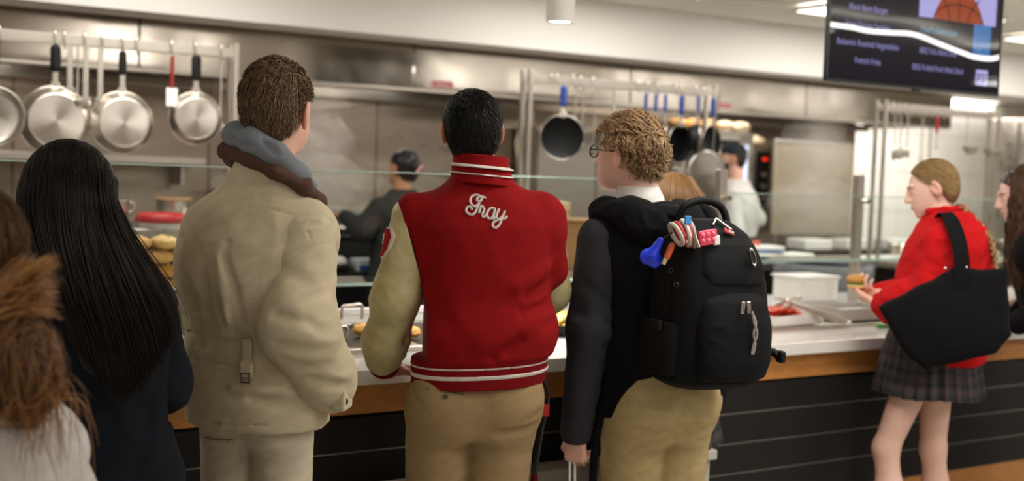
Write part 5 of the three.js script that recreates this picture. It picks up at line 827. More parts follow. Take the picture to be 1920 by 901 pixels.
  part(pt, 'pad', new RoundedBoxGeometry(0.06, 0.042, 0.01, 2, 0.005).rotateZ(0.15).translate(-0.042, 1.333, 0.342), mat('#e0405e', { roughness: 0.45 }));
  for (let i = 0; i < 3; i++) for (let k = 0; k < 2; k++) part(pt, 'bubble', new THREE.SphereGeometry(0.0066, 10, 6).scale(1, 1, 0.6).translate(-0.06 + i * 0.017 - k * 0.002, 1.324 + k * 0.016 + i * 0.0025, 0.347), mat('#f0788c', { roughness: 0.4 }));
  part(pt, 'white_corner', new RoundedBoxGeometry(0.02, 0.028, 0.011, 2, 0.004).rotateZ(0.1).translate(-0.014, 1.326, 0.342), M.whitePlastic);
  const st = thing('carrier_strap', 'two white straps hanging from the closed hand', 'strap', sg, -5 * R);
  for (const dx of [-0.008, 0.009]) part(st, 'strap', tube([[-0.222 + dx, 0.66, -0.04], [-0.222 + dx, 0.62, -0.035], [-0.221 + dx * 1.3, 0.5, -0.03]], 0.0042, 6), M.whitePlastic);
}
// ---------- girl in the red sweatshirt with braid, tote and plaid skirt ----------
const plaidTex = tex(256, 256, (u, v) => {
  const band = (t, a, b) => (t > a && t < b ? 1 : 0), st = (t) => 0.5 * band(t, 0.05, 0.42) + 0.35 * band(t, 0.55, 0.9);
  let c = [28, 26, 28]; const k = (st(u) + st(v)) / 1.2; c = [c[0] + 36 * k, c[1] + 42 * k, c[2] + 44 * k];
  const thin = (t) => band(t, 0.2, 0.245) + band(t, 0.7, 0.735), o = Math.min(1, thin(u) * 0.7 + thin(v) * 0.7); return [lerp(c[0], 128, o * 0.75), lerp(c[1], 58, o * 0.75), lerp(c[2], 36, o * 0.75)].map((x) => x + (r0() - 0.5) * 8);
}, true);
const plaid = mat('#ffffff', { map: plaidTex, roughness: 0.9, side: THREE.DoubleSide });
function pleatedSkirt(y0, y1, rt, rb, cz, n = 26) {           // rows of pleats flaring from waist to hem
  const W_ = n * 8, H_ = 12, P = [], uv = [], I = [];
  for (let j = 0; j <= H_; j++) for (let i = 0; i <= W_; i++) { const t = j / H_, a = (i / W_) * 2 * Math.PI, ph = (i / 8) % 1, pl = ph < 0.75 ? ph / 0.75 : 1 - (ph - 0.75) / 0.25, k = 1 + (0.02 + 0.07 * t) * (pl - 0.5), r = [lerp(rt[0], rb[0], Math.pow(t, 0.8)) * k, lerp(rt[1], rb[1], Math.pow(t, 0.8)) * k]; P.push(r[0] * Math.cos(a), lerp(y1, y0, t) + 0.004 * Math.sin(a * 5), cz + r[1] * Math.sin(a)); uv.push((i / W_) * 15, t * 2.6); }
  for (let j = 0; j < H_; j++) for (let i = 0; i < W_; i++) { const a = j * (W_ + 1) + i, b = a + W_ + 1; I.push(a, a + 1, b, a + 1, b + 1, b); }
  const g = new THREE.BufferGeometry(); g.setAttribute('position', new THREE.Float32BufferAttribute(P, 3)); g.setAttribute('uv', new THREE.Float32BufferAttribute(uv, 2)); g.setIndex(I); g.computeVertexNormals(); return g;
}
// strands that leave the scalp and run down along given guide curves
function longHair(o) {
  const r = rng(o.seed), L = [], c0 = lin(o.color), c1 = lin(o.color2);
  for (let i = 0; i < o.n; i++) { const pts = o.curve(r, i), k = r(), j = 0.8 + 0.4 * r(); if (pts) L.push({ pts, c: [lerp(c0[0], c1[0], k) * j, lerp(c0[1], c1[1], k) * j, lerp(c0[2], c1[2], k) * j], w: 0.6 + 0.8 * r() }); }
  return locks(L, o.r, o.sides || 3);
}
{
  const turn = 39 * R, at = [3.63, 0, 0.2];
  const g = thing('person', 'girl with a blond braid in a bright red sweatshirt and plaid skirt', 'person', at, turn, 'guests queuing at the counter');
  const J = joints(1.6, { w: 0.16, j: { head: [0.0, 1.478, -0.025], neck: [0, 1.35, 0.035], pelvis: [0, 0.86, 0.02], shL: [-0.12, 1.29, 0.03], shR: [0.13, 1.3, 0.02], elL: [-0.15, 1.07, 0.0], wrL: [-0.1, 1.04, -0.19], elR: [0.19, 1.07, 0.0], wrR: [0.03, 1.07, -0.2], hipL: [-0.08, 0.82, -0.03], hipR: [0.08, 0.82, 0.03], knL: [-0.085, 0.5, -0.132], knR: [0.085, 0.48, 0.035], anL: [-0.09, 0.08, -0.075], anR: [0.095, 0.08, 0.085], toL: [-0.1, 0.028, -0.22], toR: [0.11, 0.028, -0.06] } });
  const hands = [{ side: -1, curl: [0.75, 0.75, 0.78, 0.8], spread: 0.08, thumb: [0.6, 0.6], m: frame([-0.1, 1.045, -0.18], 1.75, -0.25, 0.35, 0.82), at: [-0.09, 1.06, -0.24] }, { side: 1, curl: [0.75, 0.75, 0.78, 0.8], spread: 0.08, thumb: [0.6, 0.6], m: frame([0.02, 1.07, -0.18], 1.7, 0.3, -0.5, 0.82), at: [0.0, 1.08, -0.24] }];
  body(g, J, { s: 0.92, skin: SKIN.pale, headTurn: [-0.32, 0.08, 0.0, 0.86], neckW: 0.82, head: { w: 0.94, jaw: 0.9 }, brow: lin('#7a5a3c'), lip: lin('#c9696a'), hands });
  const redM = cloth('#c9151a', { sheen: 0.4, sheenColor: new THREE.Color('#c9151a') });
  const torso = Lf([[0.835, 0.17, 0.15, 0, 0.045], [0.87, 0.185, 0.165, 0, 0.04], [1.0, 0.19, 0.17, 0, 0.035], [1.15, 0.19, 0.17, 0, 0.035], [1.27, 0.172, 0.155, 0, 0.05], [1.34, 0.135, 0.125, 0, 0.055], [1.4, 0.078, 0.08, 0, 0.045]], 2.2, 0.012);
  pr(g, 'sweatshirt', Fold(U(0.05, torso, Cn([-0.125, 1.285, 0.045], [0.13, 1.29, 0.035], 0.066, 0.065)), [[[-0.15, 1.2, 0.16], [-0.02, 1.3, 0.19], 0.02, 0.006], [[-0.12, 1.05, 0.18], [-0.1, 1.25, 0.17], 0.025, 0.005], [[-0.17, 0.862, 0.05], [-0.02, 0.862, 0.2], 0.006, 0.006]], [0.004, 7, 0.8]), [-0.24, 0.8, -0.18], [0.24, 1.43, 0.25], 0.007, redM);
  pr(g, 'sleeve', Fold(U(0.04, Cn([-0.135, 1.275, 0.02], [-0.165, 1.09, 0.01], 0.078, 0.085), Cn([-0.165, 1.09, 0.01], [-0.13, 1.06, -0.1], 0.085, 0.075), Cn([-0.13, 1.06, -0.1], [-0.105, 1.04, -0.17], 0.072, 0.045), El([-0.14, 1.03, -0.12], [0.055, 0.06, 0.06])), [[[-0.24, 1.17, 0.0], [-0.2, 1.12, 0.09], 0.018, 0.009], [[-0.24, 1.12, -0.08], [-0.22, 1.06, 0.05], 0.018, 0.008], [[-0.22, 1.22, -0.03], [-0.2, 1.2, 0.08], 0.02, 0.006], [[-0.2, 1.05, -0.16], [-0.2, 1.0, -0.05], 0.015, 0.007]], [0.005, 9, 1]), [-0.28, 0.93, -0.24], [-0.03, 1.38, 0.14], 0.006, redM);
  pr(g, 'sleeve', U(0.04, Cn([0.135, 1.28, 0.02], [0.19, 1.08, 0.0], 0.076, 0.08), Cn([0.19, 1.08, 0], [0.04, 1.07, -0.18], 0.08, 0.045)), [-0.03, 0.96, -0.26], [0.3, 1.38, 0.14], 0.008, redM);
  pr(g, 'neckband', path3([[-0.05, 1.395, -0.03], [-0.062, 1.405, 0.03], [0, 1.41, 0.09], [0.062, 1.405, 0.03], [0.05, 1.395, -0.03]], 0.012, 0.01), [-0.1, 1.36, -0.07], [0.1, 1.44, 0.13], 0.005, redM);
  part(g, 'plaid_skirt', pleatedSkirt(0.712, 0.95, [0.155, 0.15], [0.205, 0.2], 0.005), plaid);
  shoes(g, J, mat('#e3dfd8', { roughness: 0.6 }), M.whitePlastic);
  // fair hair drawn back into a braid
  const hm = frame(J.head, -0.32, 0.08, 0, 0.86), line = (x, y, z) => hairLine(z) - (z > 0.03 ? 0.01 : 0) + (z < -0.02 ? 0.012 : 0), cp = hairCap(0.01, 0.94, line, '#7d5f3e', 0.0012, 60); cp.applyMatrix4(hm);
  const sc = cran(0.01, 0.94), lk = shortHair(g, '', hm, sc, { seed: 31, n: 3800, color: '#86683f', color2: '#a98a5e', r: 0.0012, len: 0.085, seg: 7, down: 1.6, lift: 0.003, keep: (x, y, z) => y > line(x, y, z), flow: (p, n) => { const t = [0 - p[0], -0.06 - p[1], 0.11 - p[2]], d = t[0] * n[0] + t[1] * n[1] + t[2] * n[2], q = [t[0] - d * n[0], t[1] - d * n[1], t[2] - d * n[2]], l = hypot(...q) || 1; return q.map((a) => a / l); } });
  part(g, 'hair', mergeSkin([cp, lk]), hairMat({ roughness: 0.45 }));
  const spine = [[0.0, 1.425, 0.075], [-0.03, 1.375, 0.13], [-0.06, 1.31, 0.185], [-0.075, 1.25, 0.205], [-0.09, 1.19, 0.215], [-0.095, 1.13, 0.215]], cv = new THREE.CatmullRomCurve3(spine.map((p) => V(...p))), bl = [];
  for (let k = 0; k < 3; k++) for (let q = 0; q < 26; q++) { const rr = rng(k * 100 + q), ox = (rr() - 0.5) * 0.012, oz = (rr() - 0.5) * 0.012, pts = []; for (let i = 0; i <= 44; i++) { const t = i / 44, p = cv.getPoint(t), a = t * 30 + (k * 2 * Math.PI) / 3, s = 1 - 0.45 * t; pts.push([p.x + (Math.sin(a) * 0.013 + ox) * s, p.y + Math.sin(2 * a) * 0.003, p.z + (Math.sin(2 * a) * 0.007 + oz) * s]); } const c = lin(['#8d6d44', '#a28258', '#94744a'][k]), j = 0.8 + 0.4 * rr(); bl.push({ pts, c: shade(c, j), w: 1 }); }
  part(g, 'braid', locks(bl, 0.0034, 4), hairMat({ roughness: 0.45 }));

  // her tote bag
  const b = thing('tote_bag', 'large black canvas tote bag hanging from the red sweatshirt shoulder', 'tote bag', at, turn), canvas = cloth('#111113', { bumpMap: rep(WEAVE, 16), bumpScale: 0.0006, sheen: 0.1 });
  const poly = [[-0.175, 1.05], [-0.09, 1.1], [0.065, 1.212], [0.16, 1.205], [0.243, 1.216], [0.25, 1.1], [0.263, 0.985], [0.22, 0.915], [0.1, 0.87], [-0.01, 0.838], [-0.075, 0.89], [-0.13, 0.97]];
  const inside = (z, y) => { let d = 1e9, s = 1; for (let i = 0, j = poly.length - 1; i < poly.length; j = i++) { const ex = poly[j][0] - poly[i][0], ey = poly[j][1] - poly[i][1], wx = z - poly[i][0], wy = y - poly[i][1], t = clamp((wx * ex + wy * ey) / (ex * ex + ey * ey)); d = min(d, hypot(wx - ex * t, wy - ey * t)); const c1 = y >= poly[i][1], c2 = y < poly[j][1], c3 = ex * wy > ey * wx; if ((c1 && c2 && c3) || (!c1 && !c2 && !c3)) s = -s; } return s * d; };
  const tf = (x, y, z) => { const e = inside(z, y) + 0.006 * noise3(z * 6, y * 6, 3), th = 0.016 + 0.05 * exp(-((z - 0.06) * (z - 0.06)) / 0.03 - ((y - 1.0) * (y - 1.0)) / 0.025); return smax(e, abs(x + 0.27) - th, 0.03); };
  pr(b, 'bag', Fold(tf, [[[-0.33, 1.19, 0.07], [-0.35, 0.95, 0.03], 0.02, 0.006], [[-0.33, 1.16, 0.14], [-0.35, 0.98, 0.19], 0.02, 0.008], [[-0.33, 1.12, -0.05], [-0.35, 0.95, 0.0], 0.02, 0.005]], [0.0025, 6, 1]), [-0.38, 0.8, -0.22], [-0.17, 1.26, 0.31], 0.006, canvas);
  const ribbon = (pts, w) => { const c = new THREE.CatmullRomCurve3(pts.map((p) => V(...p))), P = [], I = [], N = 28; for (let i = 0; i <= N; i++) { const q = c.getPoint(i / N), t = c.getTangent(i / N), n = V(0, 0.12, 1).cross(t).normalize(), s = V(0, 0.12, 1).normalize(), ww = lerp(w[0], w[1], i / N); for (const [a, e] of [[-1, -1], [1, -1], [1, 1], [-1, 1]]) P.push(q.x + s.x * a * ww + n.x * e * 0.002, q.y + s.y * a * ww + n.y * e * 0.002, q.z + s.z * a * ww + n.z * e * 0.002); if (i) for (let k = 0; k < 4; k++) { const u = (i - 1) * 4 + k, v = (i - 1) * 4 + ((k + 1) % 4); I.push(u, v, u + 4, v, v + 4, u + 4); } } const g = new THREE.BufferGeometry(); g.setAttribute('position', new THREE.Float32BufferAttribute(P, 3)); g.setIndex(I); const h = g.toNonIndexed(); h.computeVertexNormals(); return metreUV(h); };
  part(b, 'strap', ribbon([[-0.31, 1.12, 0.1], [-0.305, 1.2, 0.095], [-0.27, 1.29, 0.08], [-0.2, 1.365, 0.05], [-0.12, 1.395, 0.03], [-0.06, 1.36, 0.0]], [0.026, 0.02]), canvas); part(b, 'strap', ribbon([[-0.235, 1.12, 0.1], [-0.235, 1.22, 0.1], [-0.21, 1.3, 0.085], [-0.16, 1.365, 0.06], [-0.1, 1.39, 0.04]], [0.022, 0.02]), canvas);
  for (const z of [0.04, 0.11]) part(b, 'rivet', new THREE.SphereGeometry(0.006, 10, 8).translate(-0.3, 1.205 + (z - 0.04) * 0.1, z), M.bright);
  // the sandwich she holds
  const s = thing('sandwich', 'small half sandwich held in the hands above the counter', 'sandwich', at, turn);
  part(s, 'bread', skin(El([-0.05, 1.125, -0.275], [0.036, 0.02, 0.036]), [-0.11, 1.08, -0.34], [0.01, 1.17, -0.21], 0.005), mat('#c08a45', { roughness: 0.7 })); part(s, 'bread', skin(El([-0.05, 1.1, -0.272], [0.036, 0.013, 0.035]), [-0.11, 1.07, -0.33], [0.01, 1.13, -0.21], 0.005), mat('#d9b173', { roughness: 0.7 }));
  part(s, 'filling', new THREE.CylinderGeometry(0.034, 0.034, 0.006, 16).translate(-0.05, 1.112, -0.272), mat('#5d7a30', { roughness: 0.7 }));
}
// ---------- woman with long wavy brown hair at the right edge ----------
{
  const g = thing('person', 'woman in black with long wavy brown hair at the right edge', 'person', [4.205, 0, 0.15], 42 * R, 'guests queuing at the counter');
  const J = joints(1.6, { w: 0.16, j: { head: [0, 1.462, -0.01], neck: [0, 1.33, 0.04], shL: [-0.13, 1.27, 0.04], shR: [0.13, 1.27, 0.04], elL: [-0.17, 1.04, 0.1], wrL: [-0.13, 0.96, -0.02], elR: [0.17, 1.04, 0.1], wrR: [0.1, 0.97, -0.1], pelvis: [0, 0.85, 0.2], hipL: [-0.08, 0.82, 0.2], hipR: [0.08, 0.82, 0.2], knL: [-0.09, 0.45, 0.18], knR: [0.09, 0.45, 0.18], anL: [-0.1, 0.08, 0.22], anR: [0.1, 0.08, 0.22], toL: [-0.11, 0.028, 0.07], toR: [0.11, 0.028, 0.07] } });
  body(g, J, { s: 0.86, skin: SKIN.pale, headTurn: [-0.3, 0.1, 0, 0.88], head: { w: 0.94, jaw: 0.9 }, neckW: 0.82, brow: lin('#2c1d14'), lip: lin('#b7605c') });
  const blk = cloth('#121213');
  pr(g, 'sweater', Fold(U(0.05, Lf([[0.8, 0.165, 0.13, 0, 0.2], [1.0, 0.17, 0.135, 0, 0.15], [1.2, 0.17, 0.135, 0, 0.085], [1.28, 0.14, 0.11, 0, 0.06], [1.37, 0.07, 0.07, 0, 0.04]], 2.2), Cn([-0.13, 1.26, 0.04], [0.13, 1.26, 0.04], 0.06, 0.06)), [], [0.004, 7, 0.8]), [-0.24, 0.78, -0.16], [0.24, 1.42, 0.36], 0.009, blk);
  for (const s of [-1, 1]) pr(g, 'sleeve', Fold(U(0.04, Cn([s * 0.14, 1.25, 0.06], [s * 0.17, 1.04, 0.1], 0.066, 0.064), Cn([s * 0.17, 1.04, 0.1], [s * 0.12, 0.96, -0.0], 0.06, 0.045)), [], [0.004, 9, 1]), s < 0 ? [-0.28, 0.87, -0.2] : [0.03, 0.87, -0.2], s < 0 ? [-0.03, 1.34, 0.16] : [0.28, 1.34, 0.16], 0.009, blk);
  trousers(g, J, { mat: trouserMat('#1b1b1f'), hw: 0.16, hd: 0.12, cell: 0.012 }); shoes(g, J, M.black, M.black);
  const hm = frame(J.head, -0.3, 0.1, 0, 0.88), cp = hairCap(0.007, 0.96, (x, y, z) => hairLine(z) - (z > -0.02 ? 0.06 : 0), '#3a2416', 0.003, 40); cp.applyMatrix4(hm);
  const lk = longHair({ seed: 41, n: 1100, color: '#2f1d12', color2: '#6b4728', r: 0.0022, curve: (r) => { const a = r() * 2.7 + 0.4, side = r() < 0.5 ? -1 : 1, x0 = side * Math.sin(a) * 0.102, z0 = -Math.cos(a) * 0.085 + 0.02, ph = r() * 6.28, L = 0.28 + 0.16 * r(), pts = [], amp = 0.008 + 0.008 * r(); for (let i = 0; i <= 18; i++) { const t = i / 18, w = amp * Math.sin(t * 22 + ph) * sst(0.1, 0.4, t); const q = Math.sin(min(1, t / 0.22) * Math.PI / 2), down = max(0, t - 0.12); pts.push([x0 * q * (1 + 0.25 * t) + w, 1.594 - 0.085 * (1 - sqrt(max(0, 1 - q * q * 0.98))) - down * (L + 0.06), 0.015 + (z0 - 0.015) * q * (1 + 0.1 * t) + 0.02 * t + w * 0.8]); } return pts; } });
  part(g, 'hair', mergeSkin([cp, lk]), hairMat({ roughness: 0.45 }));
}
// ---------- girl with long straight black hair, near left ----------
{
  const g = thing('person', 'girl with long straight black hair in a navy sweatshirt', 'person', [0.546, 0, 0.472], 0, 'guests queuing at the counter');
  const J = joints(1.53, { w: 0.17, j: { head: [-0.06, 1.397, -0.03], neck: [-0.03, 1.27, 0.0], pelvis: [0.02, 0.8, 0.0], shL: [-0.12, 1.15, 0.0], shR: [0.09, 1.15, 0.0], elL: [-0.17, 0.98, 0.0], wrL: [-0.13, 0.9, -0.16], elR: [0.145, 0.98, 0.02], wrR: [0.12, 0.9, -0.13] } });
  body(g, J, { s: 0.9, skin: SKIN.light, headTurn: [0.05, 0.7, 0, 0.95], neckW: 0.85, head: { w: 0.96 }, brow: lin('#18110d'), lip: lin('#b5655c') });
  const navy = cloth('#10151d', { sheen: 0.15 });
  pr(g, 'sweatshirt', Fold(U(0.05, Lf([[0.7, 0.14, 0.13, 0.0, 0.02], [0.85, 0.15, 0.135, 0, 0.02], [1.0, 0.155, 0.135, 0.0, 0.015], [1.15, 0.16, 0.125, 0, 0.01], [1.22, 0.13, 0.105, -0.01, 0.005], [1.29, 0.07, 0.07, -0.03, 0]], 2.2), Cn([-0.13, 1.185, 0], [0.11, 1.185, 0], 0.056, 0.056)), [[[0.0, 0.95, 0.15], [-0.08, 0.8, 0.15], 0.025, 0.008], [[0.08, 0.95, 0.14], [0.06, 0.75, 0.15], 0.025, 0.006]], [0.005, 6, 0.8]), [-0.24, 0.66, -0.16], [0.22, 1.33, 0.2], 0.008, navy);
  pr(g, 'sleeve', Fold(U(0.04, Cn([0.11, 1.17, 0.0], [0.135, 0.985, 0.02], 0.064, 0.064), Cn([0.135, 0.985, 0.02], [0.1, 0.93, -0.1], 0.066, 0.05)), [[[0.19, 0.97, 0.0], [0.12, 0.94, 0.08], 0.015, 0.008]], [0.005, 8, 1]), [0.0, 0.84, -0.18], [0.24, 1.26, 0.12], 0.008, navy);
  pr(g, 'sleeve', U(0.04, Cn([-0.14, 1.17, 0.0], [-0.17, 0.985, 0.0], 0.062, 0.062), Cn([-0.17, 0.985, 0.0], [-0.13, 0.91, -0.14], 0.062, 0.048)), [-0.27, 0.82, -0.22], [-0.04, 1.26, 0.1], 0.01, navy);
  trousers(g, J, { mat: trouserMat('#16181d'), hw: 0.16, hd: 0.125, cell: 0.012 }); shoes(g, J, M.black, M.black);
  const hm = frame(J.head, 0.05, 0.7, 0, 0.95), cp = hairCap(0.009, 1, (x, y, z) => hairLine(z) - (z > -0.03 ? 0.09 : 0.0), '#0c0807', 0.002, 30); cp.applyMatrix4(hm);
  // a mass of hair running down the back, with strands over it
  const mass = skin(Fold(Lf([[1.02, 0.03, 0.02, 0.0, 0.165], [1.06, 0.07, 0.035, 0.008, 0.155], [1.12, 0.092, 0.045, 0.01, 0.14], [1.22, 0.09, 0.06, -0.022, 0.105], [1.32, 0.086, 0.08, -0.048, 0.055], [1.4, 0.092, 0.09, -0.055, 0.02], [1.47, 0.078, 0.08, -0.058, 0.0], [1.505, 0.045, 0.05, -0.058, 0]], 2.1, 0.03), [[[-0.02, 1.2, 0.17], [0.0, 1.0, 0.2], 0.016, 0.008], [[0.06, 1.2, 0.17], [0.09, 1.02, 0.2], 0.014, 0.006]], [0.002, 8, 0.3]), [-0.18, 0.93, -0.12], [0.22, 1.56, 0.26], 0.007, () => lin('#0d0908'));
  const lk = longHair({ seed: 51, n: 3000, color: '#0d0807', color2: '#1a110e', r: 0.0011, curve: (r) => {
    const a = r() * 2 * Math.PI, e = Math.pow(r(), 0.6) * 1.3, sx = Math.sin(e) * Math.cos(a), sz = Math.sin(e) * Math.sin(a); let p = [-0.06 + sx * 0.1, 1.418 + Math.cos(e) * 0.114, -0.008 + sz * 0.11]; if (sz < -0.5) return null;
    const tx = 0.022 + (sx * 0.66 + 0.3 * (r() - 0.5)) * 0.16, end = 0.975 + 0.15 * Math.pow(abs(tx - 0.02) / 0.12, 1.3) + 0.04 * r(), pts = [p], N = 15, j = (r() - 0.5) * 0.012, zo = r() * 0.02;
    for (let i = 1; i <= N; i++) { const t = i / N, y = lerp(p[1], end, Math.pow(t, 1.12)), x = lerp(p[0], tx, sst(0, 1, t)) + (sx * 0.008 - 0.03) * Math.sin(Math.PI * t) + j * t, zz = lerp(p[2], 0.165 + zo, sst(0.0, 0.9, t)) + max(0, sz) * 0.045 * Math.sin(Math.PI * min(1, t * 1.2)) + 0.018; pts.push([x, y, zz]); } return pts; } });
  part(g, 'hair', mergeSkin([cp, mass, lk]), hairMat({ roughness: 0.36 }));
}
// ---------- person with a messy brown bun, nearest at the left edge ----------
{
  const g = thing('person', 'person with a messy brown bun in a pale grey sweatshirt, left edge', 'person', [0.29, 0, 1.083], 0, 'guests queuing at the counter');
  const J = joints(1.46, { w: 0.16, j: { head: [-0.07, 1.325, -0.05], neck: [-0.055, 1.18, -0.01], pelvis: [-0.04, 0.76, 0], shL: [-0.15, 1.02, 0.0], shR: [0.03, 1.01, 0.0], elL: [-0.22, 0.86, 0.0], wrL: [-0.19, 0.74, -0.1], elR: [0.1, 0.86, 0.02], wrR: [0.09, 0.74, -0.1] } });
  body(g, J, { s: 0.86, skin: SKIN.light, headTurn: [0.1, 0.3, 0, 0.94], neckW: 0.85, brow: lin('#5a3c22') });
  const grey = cloth('#c9c4bf', { bumpMap: rep(GRAIN, 12), bumpScale: 0.001 });
  pr(g, 'sweatshirt', Fold(U(0.05, Lf([[0.66, 0.15, 0.13, -0.05, 0.0], [0.85, 0.155, 0.135, -0.05, 0], [1.0, 0.158, 0.13, -0.055, 0.005], [1.07, 0.128, 0.115, -0.057, 0.005], [1.13, 0.085, 0.09, -0.057, 0.005], [1.17, 0.06, 0.068, -0.057, 0]], 2.1), Cn([-0.17, 1.02, 0], [0.05, 1.005, 0], 0.058, 0.06)), [[[0.03, 1.09, 0.03], [0.1, 1.0, 0.03], 0.006, 0.003]], [0.004, 8, 1]), [-0.28, 0.62, -0.16], [0.18, 1.18, 0.17], 0.008, grey);
  for (const s of [-1, 1]) { const c = -0.058; pr(g, 'sleeve', Fold(U(0.04, Cn([c + s * 0.115, 0.985, 0.0], [c + s * 0.15, 0.85, 0.01], 0.062, 0.062), Cn([c + s * 0.15, 0.85, 0.01], [c + s * 0.13, 0.72, -0.1], 0.062, 0.045)), [], [0.004, 9, 1]), [c + s * 0.13 - 0.12, 0.65, -0.18], [c + s * 0.13 + 0.12, 1.07, 0.1], 0.009, grey); }
  trousers(g, J, { mat: trouserMat('#3a3f4a'), hw: 0.15, hd: 0.12, cell: 0.013 }); shoes(g, J, M.whitePlastic, M.whitePlastic);
  const hm = frame(J.head, 0.1, 0.3, 0, 0.94), cp = hairCap(0.012, 1, (x, y, z) => hairLine(z) - (z > 0.03 ? 0.01 : 0), '#4f3420', 0.003, 40); cp.applyMatrix4(hm);
  const sc = cran(0.012), l1 = shortHair(g, '', hm, sc, { seed: 61, n: 2600, color: '#4a2f1b', color2: '#7a5430', r: 0.0011, len: 0.1, seg: 8, down: 1.65, lift: 0.006, keep: (x, y, z) => y > hairLine(z) - 0.01, flow: (p, n) => { const t = [0.02 - p[0], -0.08 - p[1], 0.12 - p[2]], d = t[0] * n[0] + t[1] * n[1] + t[2] * n[2], q = [t[0] - d * n[0], t[1] - d * n[1], t[2] - d * n[2]], l = hypot(...q) || 1; return q.map((a) => a / l); } });
  const B = [-0.003, 1.155, 0.1], core = skin((x, y, z) => El(B, [0.052, 0.07, 0.055])(x, y, z) + 0.004 * noise3(x * 40, y * 25, z * 40), [-0.08, 1.05, 0.0], [0.1, 1.27, 0.19], 0.005, () => lin('#4a2f1b'));
  const l2 = longHair({ seed: 71, n: 900, color: '#4d311b', color2: '#9a6c3e', r: 0.0010, curve: (r, i) => {     // coils round the bun
    const a0 = r() * 6.28, tilt_ = (r() - 0.5) * 1.6, L = 1.5 + 3 * r(), R0 = 0.95 + 0.16 * r() + (r() < 0.12 ? 0.25 * r() : 0), pts = []; const ax = V(Math.sin(tilt_) * 1.2 + 0.3, 0.9 * (r() - 0.5), 0.5 * Math.cos(tilt_)).normalize(), u = V(0, 1, 0).cross(ax).normalize(), v = ax.clone().cross(u), off = (r() - 0.5) * 1.5;
    for (let k = 0; k <= 14; k++) { const t = a0 + (k / 14) * L, q = sqrt(max(0.05, 1 - off * off * 0.4)), x = (u.x * Math.cos(t) + v.x * Math.sin(t)) * q + ax.x * off * 0.6, y = (u.y * Math.cos(t) + v.y * Math.sin(t)) * q + ax.y * off * 0.6, z = (u.z * Math.cos(t) + v.z * Math.sin(t)) * q + ax.z * off * 0.6, l = hypot(x, y, z) || 1, g_ = R0 * (1 + 0.05 * Math.sin(k + a0)); pts.push([B[0] + (x / l) * 0.056 * g_, B[1] + (y / l) * 0.075 * g_, B[2] + (z / l) * 0.058 * g_]); } return pts; } });
  const l3 = longHair({ seed: 81, n: 150, color: '#5a3a20', color2: '#a9783f', r: 0.0009, curve: (r) => {        // loose ends below and beside the bun
    const pts = [], a = r() * 6.28, s = [B[0] + Math.cos(a) * 0.045, B[1] - 0.02 - 0.04 * r(), B[2] + Math.sin(a) * 0.04], dx = (r() - 0.35) * 0.11, dy = -0.04 - 0.13 * r(), c = (r() - 0.5) * 0.05; for (let k = 0; k <= 9; k++) { const t = k / 9; pts.push([s[0] + dx * t + c * Math.sin(t * 3), s[1] + dy * t * t + 0.03 * Math.sin(t * 2.5), s[2] + 0.02 * t + c * 0.4 * t]); } return pts; } });
  const l4 = longHair({ seed: 91, n: 420, color: '#6a4524', color2: '#b07c42', r: 0.0010, curve: (r) => {         // tuft flicking out above the bun
    const s = [-0.05 + 0.05 * (r() - 0.5), 1.235 + 0.045 * (r() - 0.5), 0.075 + 0.03 * (r() - 0.5)], e = [0.03 + 0.06 * (r() - 0.5), 1.285 + 0.11 * (r() - 0.5), 0.09 + 0.06 * (r() - 0.5)], pts = []; for (let k = 0; k <= 9; k++) { const t = k / 9; pts.push([lerp(s[0], e[0], t), lerp(s[1], e[1], t) + 0.02 * Math.sin(Math.PI * t), lerp(s[2], e[2], t) + 0.03 * Math.sin(Math.PI * t)]); } return pts; } });
  part(g, 'hair', mergeSkin([cp, core, l1, l2, l3, l4]), hairMat({ roughness: 0.42 }));
}
